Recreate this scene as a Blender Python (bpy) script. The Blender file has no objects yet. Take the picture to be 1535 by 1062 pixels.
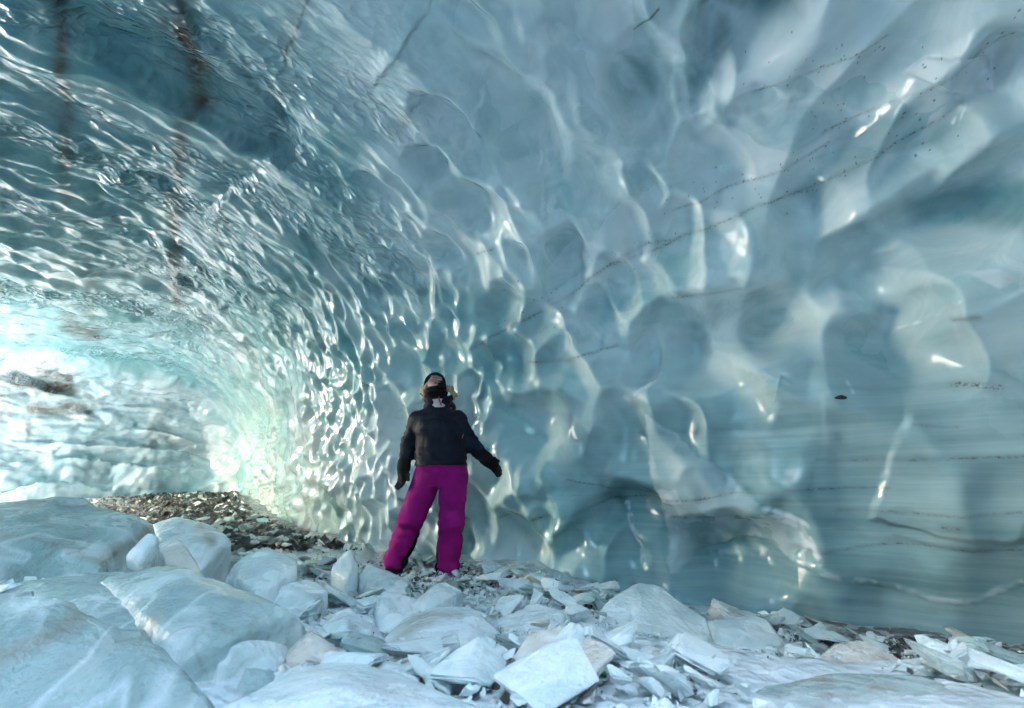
import bpy, bmesh, math, random
import numpy as np
from mathutils import Vector, Matrix
R = math.radians
random.seed(7)
rng = np.random.default_rng(11)
scene = bpy.context.scene
C = scene.collection

# ------------------------------------------------------------------ camera, sky, sun, exposure
CAM_Z, PITCH, LENS = 0.77, 15.0, 16.0
cam_d = bpy.data.cameras.new('camera')
cam = bpy.data.objects.new('camera', cam_d)
C.objects.link(cam)
cam.location = (0, 0, CAM_Z)
cam.rotation_euler = (R(90 + PITCH), 0, 0)
cam_d.lens, cam_d.sensor_width = LENS, 36.0
cam_d.clip_start, cam_d.clip_end = 0.02, 2000
cam_d.dof.use_dof = True
cam_d.dof.focus_distance = 4.1
cam_d.dof.aperture_fstop = 3.2
scene.camera = cam

SUN_EL = 25.0
SUN_DIR = Vector((-0.91, -0.40, 0)).normalized()          # horizontal direction towards the sun
world = bpy.data.worlds.new('World')
scene.world = world
world.use_nodes = True
wn, wl = world.node_tree.nodes, world.node_tree.links
bg = wn['Background']
sky = wn.new('ShaderNodeTexSky')
sky.sky_type = 'NISHITA'
sky.sun_disc = False
sky.air_density, sky.dust_density, sky.ozone_density = 1.0, 3.0, 0.3
sky.sun_elevation = R(SUN_EL)
sky.sun_rotation = math.atan2(SUN_DIR.x, SUN_DIR.y)
wl.new(sky.outputs[0], bg.inputs[0])
bg.inputs[1].default_value = 0.15

sun_d = bpy.data.lights.new('sun', 'SUN')
sun = bpy.data.objects.new('sun', sun_d)
C.objects.link(sun)
sun_d.energy, sun_d.angle, sun_d.color = 2.0, R(0.5), (1.0, 0.98, 0.96)
sv = Vector((SUN_DIR.x * math.cos(R(SUN_EL)), SUN_DIR.y * math.cos(R(SUN_EL)), math.sin(R(SUN_EL))))
sun.rotation_euler = sv.to_track_quat('Z', 'Y').to_euler()

scene.view_settings.view_transform = 'Standard'
scene.view_settings.look = 'None'
scene.view_settings.gamma = 1.0
scene.view_settings.use_curve_mapping = False
scene.view_settings.exposure = 4.9
cy = scene.cycles
cy.use_denoising = True
cy.max_bounces, cy.diffuse_bounces, cy.glossy_bounces, cy.transmission_bounces = 6, 6, 2, 2
cy.use_adaptive_sampling, cy.adaptive_threshold = True, 0.03
cy.caustics_reflective = cy.caustics_refractive = False
cy.sample_clamp_indirect = 8.0

# ------------------------------------------------------------------ helpers: photograph pixel <-> place
CW, CH = 1535.0, 1062.0
FPX = LENS / 36.0 * CW
SP, CP = math.sin(R(PITCH)), math.cos(R(PITCH))

def ray(px, py):
    a, b = px - CW / 2, CH / 2 - py
    return np.array([a, FPX * CP - b * SP, FPX * SP + b * CP])

def U(px, py, D):
    """place seen at photograph pixel (px, py), D metres forward of the camera"""
    r = ray(px, py)
    return np.array([0, 0, CAM_Z]) + r * (D / r[1])

def project(P):
    x, y, z = P[..., 0], P[..., 1], P[..., 2] - CAM_Z
    f = y * CP + z * SP
    b = -y * SP + z * CP
    f = np.where(f < 0.05, np.nan, f)
    return CW / 2 + FPX * x / f, CH / 2 - FPX * b / f

# ------------------------------------------------------------------ helpers: noise
_perm = np.random.default_rng(3).permutation(256).astype(np.int32)
_perm = np.concatenate([_perm, _perm, _perm])
_g = np.random.default_rng(4).normal(size=(256, 3))
_g /= np.linalg.norm(_g, axis=1)[:, None]
_gx, _gy, _gz = (np.ascontiguousarray(_g[:, k]).astype(np.float32) for k in range(3))

def gn(P):
    """gradient noise, about -0.7..0.7"""
    P = np.asarray(P, dtype=np.float32)
    if P.ndim > 1 and P[..., 0].size > 40000:           # in pieces that stay in the processor's cache
        sh = P.shape[:-1]
        Q = P.reshape(-1, 3)
        return np.concatenate([_gn(Q[i:i + 20000]) for i in range(0, len(Q), 20000)]).reshape(sh)
    return _gn(P)
def _gn(P):
    I = np.floor(P)
    F = P - I
    I = I.astype(np.int32) & 255
    fx, fy, fz = (np.ascontiguousarray(F[..., k]) for k in range(3))
    ix, iy, iz = (np.ascontiguousarray(I[..., k]) for k in range(3))
    wx, wy, wz = (f * f * f * (f * (f * 6 - 15) + 10) for f in (fx, fy, fz))
    def corner(h, x, y, z):
        return _gx[h] * x + _gy[h] * y + _gz[h] * z
    def lerp(a, b, t): return a + t * (b - a)
    r = []
    for dx in (0, 1):
        hx = _perm[ix + dx]
        for dy in (0, 1):
            hy = _perm[hx + iy + dy]
            a = corner(_perm[hy + iz], fx - dx, fy - dy, fz)
            b = corner(_perm[hy + iz + 1], fx - dx, fy - dy, fz - 1)
            r.append(lerp(a, b, wz))
    return lerp(lerp(r[0], r[1], wy), lerp(r[2], r[3], wy), wx)

def fbm(P, octaves=4, gain=0.5):
    s, a = 0, 1.0
    for k in range(octaves):
        s = s + a * gn(P * 2 ** k + 17.3 * k)
        a *= gain
    return s

def sst(a, b, x):
    t = np.clip((x - a) / (b - a), 0, 1)
    return t * t * (3 - 2 * t)

def smin(a, b, k):
    h = np.maximum(k - np.abs(a - b), 0) / k
    return np.minimum(a, b) - h * h * k / 4

def smax(a, b, k):
    return -smin(-a, -b, k)

# ------------------------------------------------------------------ helpers: objects
def mesh_np(name, V, F, smooth=True):
    """fast mesh from numpy arrays (all faces with the same corner count)"""
    V = np.ascontiguousarray(V, dtype=np.float32)
    F = np.ascontiguousarray(F, dtype=np.int32)
    me = bpy.data.meshes.new(name)
    n, k = F.shape
    me.vertices.add(len(V)); me.vertices.foreach_set('co', V.ravel())
    me.loops.add(n * k); me.loops.foreach_set('vertex_index', F.ravel())
    me.polygons.add(n)
    me.polygons.foreach_set('loop_start', np.arange(0, n * k, k, dtype=np.int32))
    me.polygons.foreach_set('use_smooth', np.full(n, smooth))
    me.update(calc_edges=True)
    return me

def attr(me, name, vals):
    a = me.attributes.new(name, 'FLOAT', 'POINT')
    a.data.foreach_set('value', np.ascontiguousarray(vals, dtype=np.float32))

def link(name, me, mat=None, parent=None):
    o = bpy.data.objects.new(name, me)
    C.objects.link(o)
    if mat is not None and me is not None and not me.materials:
        me.materials.append(mat)
    if parent is not None:
        o.parent = parent
        o.matrix_parent_inverse = Matrix.Translation(-parent.location)
    return o

def tag(o, label=None, cat=None, group=None, kind=None):
    if label: o['label'] = label
    if cat: o['category'] = cat
    if group: o['group'] = group
    if kind: o['kind'] = kind
    return o

def surface_nets(f, lo, hi, h):
    lo, hi = np.array(lo, float), np.array(hi, float)
    n = np.maximum(np.ceil((hi - lo) / h).astype(int) + 1, 4)
    ax = [lo[i] + h * np.arange(n[i]) for i in range(3)]
    G = np.stack(np.meshgrid(*ax, indexing='ij'), -1)
    val = f(G.reshape(-1, 3)).reshape(n)
    ins = val < 0
    m = n - 1
    cnt = np.zeros(m); acc = np.zeros(tuple(m) + (3,))
    cs = [(a, b, c) for a in (0, 1) for b in (0, 1) for c in (0, 1)]
    def sl(o): return tuple(slice(o[i], o[i] + m[i]) for i in range(3))
    for a in cs:
        for d in range(3):
            if a[d]: continue
            b = list(a); b[d] = 1
            va, vb = val[sl(a)], val[sl(b)]
            cr = (va < 0) != (vb < 0)
            t = np.where(cr, va / np.where(cr, va - vb, 1), 0)
            for k in range(3):
                acc[..., k] += np.where(cr, a[k] + (t if k == d else 0), 0)
            cnt += cr
    act = cnt > 0
    idx = -np.ones(m, int)
    idx[act] = np.arange(act.sum())
    ijk = np.argwhere(act)
    V = lo + h * (ijk + acc[act] / cnt[act][:, None])
    Fs = []
    for d in range(3):
        u, w = (d + 1) % 3, (d + 2) % 3
        s0 = [slice(None)] * 3; s1 = [slice(None)] * 3
        s0[d] = slice(0, n[d] - 1); s1[d] = slice(1, n[d])
        cr = ins[tuple(s0)] != ins[tuple(s1)]
        e = np.argwhere(cr)
        e = e[(e[:, u] > 0) & (e[:, u] < m[u]) & (e[:, w] > 0) & (e[:, w] < m[w])]
        if not len(e): continue
        def at(du, dw):
            q = e.copy(); q[:, u] += du; q[:, w] += dw
            return idx[q[:, 0], q[:, 1], q[:, 2]]
        quad = np.stack([at(-1, -1), at(0, -1), at(0, 0), at(-1, 0)], 1)
        flip = ~ins[e[:, 0], e[:, 1], e[:, 2]]
        quad[flip] = quad[flip][:, ::-1]
        Fs.append(quad)
    F = np.concatenate(Fs)
    return V, F[(F >= 0).all(1)]

# ------------------------------------------------------------------ materials
class NT:
    def __init__(self, name):
        self.m = bpy.data.materials.new(name)
        self.m.use_nodes = True
        self.t = self.m.node_tree
        self.b = self.t.nodes['Principled BSDF']
    def n(self, kind, **kw):
        x = self.t.nodes.new('ShaderNode' + kind)
        for k, v in kw.items(): setattr(x, k, v)
        return x
    def l(self, a, b): self.t.links.new(a, b)
    def attr(self, name):
        x = self.n('Attribute'); x.attribute_name = name
        return x.outputs['Fac']
    def pos(self, scale=(1, 1, 1), obj=False):
        if obj:
            s = self.n('TexCoord').outputs['Object']
        else:
            s = self.n('NewGeometry').outputs['Position']
        mp = self.n('Mapping'); mp.inputs['Scale'].default_value = scale
        self.l(s, mp.inputs[0])
        return mp.outputs[0]
    def noise(self, vec, scale, detail=4, rough=0.55, dist=0):
        x = self.n('TexNoise')
        self.l(vec, x.inputs['Vector'])
        x.inputs['Scale'].default_value = scale; x.inputs['Detail'].default_value = detail
        x.inputs['Roughness'].default_value = rough; x.inputs['Distortion'].default_value = dist
        return x.outputs['Fac']
    def ramp(self, fac, stops):
        x = self.n('ValToRGB')
        el = x.color_ramp.elements
        while len(el) < len(stops): el.new(0.5)
        for e, (p, c) in zip(el, stops):
            e.position = p; e.color = (*c, 1) if len(c) == 3 else c
        self.l(fac, x.inputs[0])
        return x.outputs[0]
    def val(self, fac, a, b, lo=0.0, hi=1.0):
        x = self.n('MapRange'); x.inputs[1].default_value = a; x.inputs[2].default_value = b
        x.inputs[3].default_value = lo; x.inputs[4].default_value = hi
        self.l(fac, x.inputs[0])
        return x.outputs[0]
    def mix(self, fac, a, b):
        x = self.n('Mix', data_type='RGBA')
        for s, v in ((x.inputs[0], fac), (x.inputs[6], a), (x.inputs[7], b)):
            if isinstance(v, (tuple, list)): s.default_value = (*v, 1)
            elif isinstance(v, (int, float)): s.default_value = v
            else: self.l(v, s)
        return x.outputs[2]
    def math(self, op, a, b=0.0):
        x = self.n('Math', operation=op)
        for s, v in ((x.inputs[0], a), (x.inputs[1], b)):
            if isinstance(v, (int, float)): s.default_value = v
            else: self.l(v, s)
        return x.outputs[0]
    def bump(self, h, strength, dist, prev=None):
        x = self.n('Bump'); x.inputs['Distance'].default_value = dist
        if isinstance(strength, (int, float)): x.inputs['Strength'].default_value = strength
        else: self.l(strength, x.inputs['Strength'])
        self.l(h, x.inputs['Height'])
        if prev is not None: self.l(prev, x.inputs['Normal'])
        return x.outputs[0]
    def set(self, **kw):
        for k, v in kw.items():
            s = self.b.inputs[k.replace('_', ' ')]
            if isinstance(v, (int, float)): s.default_value = v
            elif isinstance(v, tuple): s.default_value = (*v, 1) if len(v) == 3 and s.type == 'RGBA' else v
            else: self.l(v, s)
        return self

WHITE_ICE, BLUE_ICE, DEEP_ICE = (0.64, 0.74, 0.77), (0.25, 0.47, 0.49), (0.085, 0.23, 0.27)
DIRT = (0.085, 0.058, 0.042)

def cave_ice():
    t = NT('glacier_ice')
    p = t.pos()
    n1 = t.noise(p, 0.55, 5, 0.55, 0.6)
    col = t.mix(t.val(n1, 0.38, 0.66), BLUE_ICE, WHITE_ICE)
    # cloudy veils of bubbles
    n2 = t.noise(t.pos((1, 1, 1.3)), 2.1, 6, 0.6, 1.2)
    col = t.mix(t.val(n2, 0.52, 0.72, 0, 0.5), col, WHITE_ICE)
    col = t.mix(t.attr('milky'), col, t.mix(t.val(n2, 0.35, 0.65), (0.61, 0.73, 0.755), (0.81, 0.865, 0.88)))
    # overlapping veils: fracture facets inside the ice, each a little more or less bubbled, with pale edges
    dv = t.n('VectorMath', operation='ADD'); dn = t.n('TexNoise'); dn.inputs['Scale'].default_value = 1.1; dn.inputs['Detail'].default_value = 5
    ds = t.n('VectorMath', operation='SCALE'); ds.inputs['Scale'].default_value = 0.9
    t.l(p, dn.inputs['Vector']); t.l(dn.outputs['Color'], ds.inputs[0]); t.l(p, dv.inputs[0]); t.l(ds.outputs[0], dv.inputs[1])
    for sc_, amt in ((1.3, 0.55), (2.7, 0.35)):
        vf = t.n('TexVoronoi', feature='F1'); vf.inputs['Scale'].default_value = sc_
        t.l(dv.outputs[0], vf.inputs['Vector'])
        sp = t.n('SeparateColor'); t.l(vf.outputs['Color'], sp.inputs[0])
        veil = t.math('MULTIPLY', t.val(sp.outputs[0], 0.55, 1.0, 0, amt), t.val(n1, 0.3, 0.55))
        col = t.mix(veil, col, (0.78, 0.82, 0.86))
        dark_ = t.math('MULTIPLY', t.val(sp.outputs[1], 0.6, 1.0, 0, amt * 0.9), t.val(n2, 0.62, 0.4))
        col = t.mix(dark_, col, (0.29, 0.50, 0.53))
    # clear glassy ice, little bubbled: most of the roof and scattered lenses on the wall; same deep teal in some hollows
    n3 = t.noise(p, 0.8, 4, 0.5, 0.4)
    deep_teal = t.math('MAXIMUM', t.math('MULTIPLY', t.val(n3, 0.56, 0.74, 0, 0.7), t.math('SUBTRACT', 1.0, t.attr('milky'))), t.math('MULTIPLY', t.attr('deep_teal'), t.val(n2, 0.3, 0.7, 0.9, 0.45)))
    col = t.mix(deep_teal, col, DEEP_ICE)
    # banded clear ice
    strat = t.noise(t.pos((0.35, 0.35, 7)), 1.6, 7, 0.6, 0.15)
    st = t.math('MULTIPLY', t.val(strat, 0.42, 0.58), t.attr('strata'))
    col = t.mix(t.math('MULTIPLY', t.attr('strata'), 0.9), col, t.mix(t.val(strat, 0.30, 0.74), (0.11, 0.24, 0.265), (0.32, 0.47, 0.495)))
    col = t.mix(t.math('MULTIPLY', t.attr('bank'), 0.7), col, t.mix(t.val(n2, 0.36, 0.64), (0.20, 0.32, 0.38), (0.40, 0.46, 0.51)))
    col = t.mix(t.attr('white'), col, (0.83, 0.86, 0.89))
    # dirt bands and stains
    nd = t.noise(p, 9, 6, 0.7)
    d = t.math('MULTIPLY', t.attr('dirt'), t.val(nd, 0.25, 0.6, 0.45, 1.0))
    col = t.mix(d, col, DIRT)
    ns = t.noise(p, 55, 3, 0.6)
    spk = t.math('MULTIPLY', t.attr('line'), t.val(ns, 0.45, 0.65, 0, 0.75))
    spk = t.math('MULTIPLY', spk, t.val(t.noise(p, 3.5, 3), 0.40, 0.60, 0.1, 1.0))
    col = t.mix(spk, col, (0.05, 0.045, 0.04))
    # surface: melt film over the scallops, finer ripple on the roof
    rip = t.attr('ripple')
    pr = t.pos((1, 1, 1))
    mp = t.n('Mapping'); mp.inputs['Rotation'].default_value = (0, 0, -2.13)
    t.l(pr, mp.inputs[0])
    mp2 = t.n('Mapping'); mp2.inputs['Scale'].default_value = (1.9, 1, 1)
    t.l(mp.outputs[0], mp2.inputs[0])
    wv = t.n('VectorMath', operation='ADD'); nz = t.n('TexNoise'); nz.inputs['Scale'].default_value = 3
    sc = t.n('VectorMath', operation='SCALE'); sc.inputs['Scale'].default_value = 0.25
    t.l(mp2.outputs[0], nz.inputs['Vector']); t.l(nz.outputs['Color'], sc.inputs[0]); t.l(mp2.outputs[0], wv.inputs[0]); t.l(sc.outputs[0], wv.inputs[1])
    vo = t.n('TexVoronoi', feature='F1'); vo.inputs['Scale'].default_value = 12
    t.l(wv.outputs[0], vo.inputs['Vector'])
    r2 = t.noise(pr, 5, 3, 0.5, 0.1)
    b = t.bump(r2, 0.25, 0.02)
    b = t.bump(vo.outputs['Distance'], t.val(rip, 0, 1, 0.0, 0.75), 0.05, b)
    b = t.bump(nd, t.val(t.attr('white'), 0, 1, 0.02, 0.7), 0.03, b)
    rough = t.val(t.noise(p, 3, 3), 0.35, 0.7, 0.045, 0.15)
    rough = t.math('ADD', rough, t.math('ADD', t.math('MULTIPLY', t.attr('white'), 0.35), t.math('ADD', t.math('MULTIPLY', t.attr('milky'), 0.05), t.math('MULTIPLY', t.attr('strata'), 0.08))))
    t.set(Base_Color=col, Roughness=rough, IOR=1.45, Normal=b)
    return t.m

def block_ice(name, tint=(0.74, 0.79, 0.785), tint2=(0.52, 0.63, 0.625), dirty=0.25):
    t = NT(name)
    p = t.pos()
    n1 = t.noise(p, 2.6, 6, 0.6, 0.8)
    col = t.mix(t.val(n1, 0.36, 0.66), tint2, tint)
    nd = t.noise(p, 5.5, 7, 0.68, 0.6)
    col = t.mix(t.val(nd, 0.60, 0.74, 0, dirty), col, (0.30, 0.24, 0.18))
    at = t.attr('dirt')
    col = t.mix(t.math('MULTIPLY', at, 0.8), col, (0.25, 0.20, 0.14))
    ck = t.noise(p, 1.1, 2, 0.5, 2.5)
    band = t.val(t.math('ABSOLUTE', t.math('SUBTRACT', ck, 0.5)), 0.0, 0.035, 0.35, 0.0)
    col = t.mix(band, col, (0.86, 0.88, 0.90))
    vn = t.noise(p, 1.6, 3, 0.5, 1.5)
    vein = t.math('MULTIPLY', t.val(t.math('ABSOLUTE', t.math('SUBTRACT', vn, 0.47)), 0.0, 0.02, dirty * 0.9, 0.0), t.val(nd, 0.4, 0.6))
    col = t.mix(vein, col, (0.20, 0.15, 0.10))
    b = t.bump(t.noise(p, 7, 6, 0.65), 0.7, 0.04)
    b = t.bump(t.noise(p, 42, 4, 0.65), 0.30, 0.012, b)
    t.set(Base_Color=col, Roughness=t.val(n1, 0.3, 0.7, 0.12, 0.38), IOR=1.36, Normal=b,
          Subsurface_Weight=0.3, Subsurface_Radius=(0.6, 0.9, 1.0), Subsurface_Scale=0.03)
    return t.m

M_CAVE = cave_ice()
M_BLOCK = block_ice('broken_ice')
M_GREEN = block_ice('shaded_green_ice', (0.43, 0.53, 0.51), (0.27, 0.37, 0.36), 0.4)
M_TAN = block_ice('dirty_tan_ice', (0.62, 0.58, 0.50), (0.50, 0.50, 0.46), 0.6)

def plain(name, col, rough=0.7, col2=None, scale=30, bump=0.3, bdist=0.004, **kw):
    t = NT(name)
    p = t.pos()
    n = t.noise(p, scale, 5, 0.6)
    t.set(Base_Color=t.mix(t.val(n, 0.3, 0.7), col, col2 or tuple(c * 0.75 for c in col)), Roughness=rough,
          Normal=t.bump(n, bump, bdist), **kw)
    return t.m

M_FLAKE = plain('grey_dirty_flakes', (0.13, 0.14, 0.15), 0.5, (0.04, 0.04, 0.04), 4, 0.4, 0.02)
M_ROCK = plain('dark_wet_stone', (0.10, 0.095, 0.09), 0.45, (0.045, 0.042, 0.04), 18, 0.6, 0.02)
M_SNOW = plain('packed_snow', (0.82, 0.84, 0.86), 0.7, (0.72, 0.76, 0.80), 3, 0.4, 0.03)

# ------------------------------------------------------------------ ground shape
def ground(x, y):
    x = np.asarray(x, float); y = np.asarray(y, float)
    g = 0.27 * np.exp(-((y - 0.8) / 1.25) ** 2) * sst(4.5, 2.0, np.abs(x))
    g = g + 0.22 * np.exp(-((x + 2.1) / 1.1) ** 2 - ((y - 1.7) / 1.0) ** 2)
    g = g + 0.24 * sst(8.5, 14, y) - 0.15 * sst(0.2, 1.1, x) * sst(2.2, 3.0, y + 0.35 * x)
    P = np.stack([x, y, np.zeros_like(x)], -1)
    return g + 0.05 * fbm(P * 0.9, 3) + 0.025 * gn(P * 3.7)

# ------------------------------------------------------------------ the ice cave: plan, profile, rays
PLAN = np.array([(-18.8, 2.8), (-15, -4), (-6.6, -6), (-4.9, -6), (0.5, -5.5), (3.4, -5), (4.9, -3), (4.8, -0.4), (3.8, 1.3), (2.65, 2.6), (1.2, 3.45), (-0.33, 4.35),
                 (-1.62, 5.1), (-2.78, 6.45), (-4.1, 8.15), (-6.3, 11.3), (-8.3, 14.4), (-9.8, 14.9), (-12.2, 12.8),
                 (-15.0, 10.6), (-18.5, 8.4), (-19.5, 6.0)], float)
N_WALL = 20            # the edges after these are the cave mouth; edge 2 is a gap added behind the camera for frontal fill
GAPS = (2,)
def plan_query(x, y):
    d = np.full(x.shape, 1e9); sid = np.zeros(x.shape, int)
    for i in range(N_WALL):
        if i in GAPS: continue
        a, b = PLAN[i], PLAN[(i + 1) % len(PLAN)]
        ab = b - a
        t = np.clip(((x - a[0]) * ab[0] + (y - a[1]) * ab[1]) / (ab @ ab), 0, 1)
        q = np.hypot(x - a[0] - t * ab[0], y - a[1] - t * ab[1])
        w = q < d
        d = np.where(w, q, d); sid = np.where(w, i, sid)
    ins = np.zeros(x.shape, bool)
    for i in range(len(PLAN)):
        a, b = PLAN[i], PLAN[(i + 1) % len(PLAN)]
        c = ((a[1] > y) != (b[1] > y)) & (x < (b[0] - a[0]) * (y - a[1]) / (b[1] - a[1] + 1e-12) + a[0])
        ins ^= c
    return d, sid, ins

def outside(P):
    """0 inside the cave, 1 behind ice, 2 out of the mouth"""
    x, y, z = P[..., 0], P[..., 1], P[..., 2]
    d, sid, ins = plan_query(x, y)
    H = 3.55 + 0.035 * np.clip(-x, 0, 20) * 0.5
    H = H + 0.6 * sst(-11.3, -15, x) * sst(10, 7, y)
    back = sid >= 16
    w = np.where(back, 1.2, 2.7)
    z1 = np.where(back, 1.4, 0.95)
    tz = np.clip((z - z1) / (H - z1), 0, 1)
    dw = w * (1 - np.sqrt(np.clip(1 - tz ** 2.1, 0, 1)))
    dw = dw - 0.22 * sst(0.75, -0.1, z) * (~back) + np.where(back, 0.9 * sst(1.6, 0, z), 0)
    out = np.where((~ins & (d > 0.35)) | (d < dw) & ins | (z > H), 1, 0)
    out = np.where(~ins & (d <= 0.35) & (-d < dw) , 1, out)
    mouth = (~ins) & (d > 1.2)
    return np.where(mouth, 2, out)

EYE = np.array([0, 0, CAM_Z])
az_d = np.arange(-63.5, 61.0, 0.112); el_d = np.arange(-19, 59.0, 0.112)
az = np.radians(np.concatenate([np.linspace(-180, -64, 78)[:-1], az_d, np.linspace(61.2, 180, 80)]))
el = np.radians(np.concatenate([el_d, np.linspace(59.3, 90, 24)]))
def base_radius():
    """radius of the smooth cave on a coarse grid of directions, then interpolated"""
    ca = np.radians(np.arange(-180, 181, 1.0)); ce = np.radians(np.arange(-24, 91, 1.0))
    A, E = np.meshgrid(ca, ce, indexing='ij')
    D = np.stack([np.sin(A) * np.cos(E), np.cos(A) * np.cos(E), np.sin(E)], -1)
    rs = np.geomspace(0.5, 45, 220)
    hit = np.full(A.shape, 60.0); kind = np.full(A.shape, 2)
    lo = np.full(A.shape, 0.5); done = np.zeros(A.shape, bool)
    for r in rs:
        o = outside(EYE + D * r)
        new = (~done) & (o > 0)
        hit = np.where(new, r, hit); kind = np.where(new, o, kind); done |= new
        lo = np.where(done, lo, r)
    hi = hit.copy()
    for _ in range(14):
        mid = (lo + hi) / 2
        o = outside(EYE + D * mid[..., None]) > 0
        hi = np.where(o, mid, hi); lo = np.where(o, lo, mid)
    L = np.log(hi)
    for _ in range(3):
        Lp = np.pad(L, 1, mode='edge')
        L = (Lp[:-2, 1:-1] + Lp[2:, 1:-1] + Lp[1:-1, :-2] + Lp[1:-1, 2:] + 2 * L) / 6
    return ca, ce, L, kind
ca, ce, LR, KIND = base_radius()
def interp2(T, a, e):
    """Catmull-Rom interpolation on the 1 degree grid"""
    fa = (a - ca[0]) / (ca[1] - ca[0]); fe = (e - ce[0]) / (ce[1] - ce[0])
    ia = np.clip(np.floor(fa).astype(int), 0, len(ca) - 2); ie = np.clip(np.floor(fe).astype(int), 0, len(ce) - 2)
    ta, te = fa - ia, fe - ie
    def w(t): return [-.5 * t + t * t - .5 * t ** 3, 1 - 2.5 * t * t + 1.5 * t ** 3, .5 * t + 2 * t * t - 1.5 * t ** 3, -.5 * t * t + .5 * t ** 3]
    wa, we = w(ta), w(te)
    out = np.zeros((len(a), len(e)))
    for i in range(4):
        I = np.clip(ia + i - 1, 0, len(ca) - 1)
        for j in range(4):
            J = np.clip(ie + j - 1, 0, len(ce) - 1)
            out += (wa[i][:, None] * we[j][None]) * T[np.ix_(I, J)]
    return out
Lf = interp2(LR, az, el)
Kf = KIND[np.ix_(np.clip(np.round((az - ca[0]) / (ca[1] - ca[0])).astype(int), 0, len(ca) - 1),
                 np.clip(np.round((el - ce[0]) / (ce[1] - ce[0])).astype(int), 0, len(ce) - 1))]
A_, E_ = np.meshgrid(az, el, indexing='ij')
DIRS = np.stack([np.sin(A_) * np.cos(E_), np.cos(A_) * np.cos(E_), np.sin(E_)], -1)
P0 = EYE + DIRS * np.exp(Lf)[..., None]
def normals(P):
    ta = np.gradient(P, axis=0); te = np.gradient(P, axis=1)
    n = np.cross(ta, te)
    n /= np.linalg.norm(n, axis=-1)[..., None] + 1e-12
    flip = (n * DIRS).sum(-1) > 0
    n[flip] *= -1
    return n                                    # points into the cave
N0 = normals(P0)
PX, PY = project(P0)
PX = np.nan_to_num(PX, nan=-9e3); PY = np.nan_to_num(PY, nan=-9e3)
AXIS = np.array([-0.53, 0.848, 0.0])            # direction of the passage
NA, NE = A_.shape
_, SID, _ = plan_query(P0[..., 0], P0[..., 1])
DIST = np.exp(Lf)
backmask = np.zeros((NA, NE))
PB = P0[..., :2]
# the lit bank across the far end: smooth mask round its wall edges
qd = np.full((NA, NE), 1e9); qw = np.full((NA, NE), 1e9)
for i in range(N_WALL):
    a, b = PLAN[i], PLAN[i + 1]
    ab = b - a
    t = np.clip(((PB[..., 0] - a[0]) * ab[0] + (PB[..., 1] - a[1]) * ab[1]) / (ab @ ab), 0, 1)
    q = np.hypot(PB[..., 0] - a[0] - t * ab[0], PB[..., 1] - a[1] - t * ab[1])
    if i >= 16: qd = np.minimum(qd, q)
    else: qw = np.minimum(qw, q)
wob = 0.5 * fbm(P0 * 0.6, 3)
backmask = sst(-0.2, 0.7, (qw - qd) * 0.5 + wob * 0.5) * sst(2.0, 1.2, qd + wob * 0.6)

# ------------------------------------------------------------------ scallops melted into the ice
def size_field(P):
    """half-width of a scallop: small down the passage, large on the near wall"""
    x, y, z = P[..., 0], P[..., 1], P[..., 2]
    s = np.interp(x, [-9, -4, -2, -0.8, 0.4, 1.6, 3], [0.18, 0.12, 0.10, 0.105, 0.135, 0.28, 0.45])
    return s
depth_e = np.zeros((NA, NE))                    # metres melted into the ice
da = np.gradient(az); de = np.gradient(el)
def carve(i, j, ru, rv, dep, rot, skew=0.25, k=0.35, soft=False):
    c, n = P0[i, j], N0[i, j]
    t = np.cross(n, AXIS); t /= np.linalg.norm(t)          # up the wall / across the roof
    if t[2] < 0 and abs(n[2]) < 0.9: t = -t
    s = np.cross(t, n)
    u = math.cos(rot) * t + math.sin(rot) * s
    v = np.cross(n, u)
    m = max(ru, rv) * 1.25
    r = np.linalg.norm(c - EYE)
    wa = m / (r * max(math.cos(el[j]), 0.15)); we = m / r
    i0, i1 = np.searchsorted(az, [az[i] - wa, az[i] + wa]); j0, j1 = np.searchsorted(el, [el[j] - we, el[j] + we])
    if i1 - i0 < 2 or j1 - j0 < 2: return
    S = (slice(i0, i1), slice(j0, j1))
    d = P0[S] - c
    d = d + 0.22 * min(ru, rv) * np.stack([gn(P0[S] * (0.9 / rv) + 11), gn(P0[S] * (0.9 / rv) + 23), gn(P0[S] * (0.9 / rv) + 37)], -1) * 2
    qu, qv, qn = d @ u / ru, d @ v / rv, d @ n / max(ru, rv)
    q = np.sqrt(qu * qu + qv * qv + qn * qn)
    # a bowl, deeper towards its upper end, with a lip
    e = dep * (1 - q * q) * (1 + skew * np.clip(qu, -1.2, 1.2))
    if soft: e = dep * np.clip(1 - q * q * 0.8, 0, 1) ** 1.55 * (1 + 0.4 * np.clip(qu, -1, 1))
    cur = depth_e[S]
    if soft:
        depth_e[S] = cur + e
        return
    depth_e[S] = np.where(q < 1.25, smax(cur, e, k * dep), cur)

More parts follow.
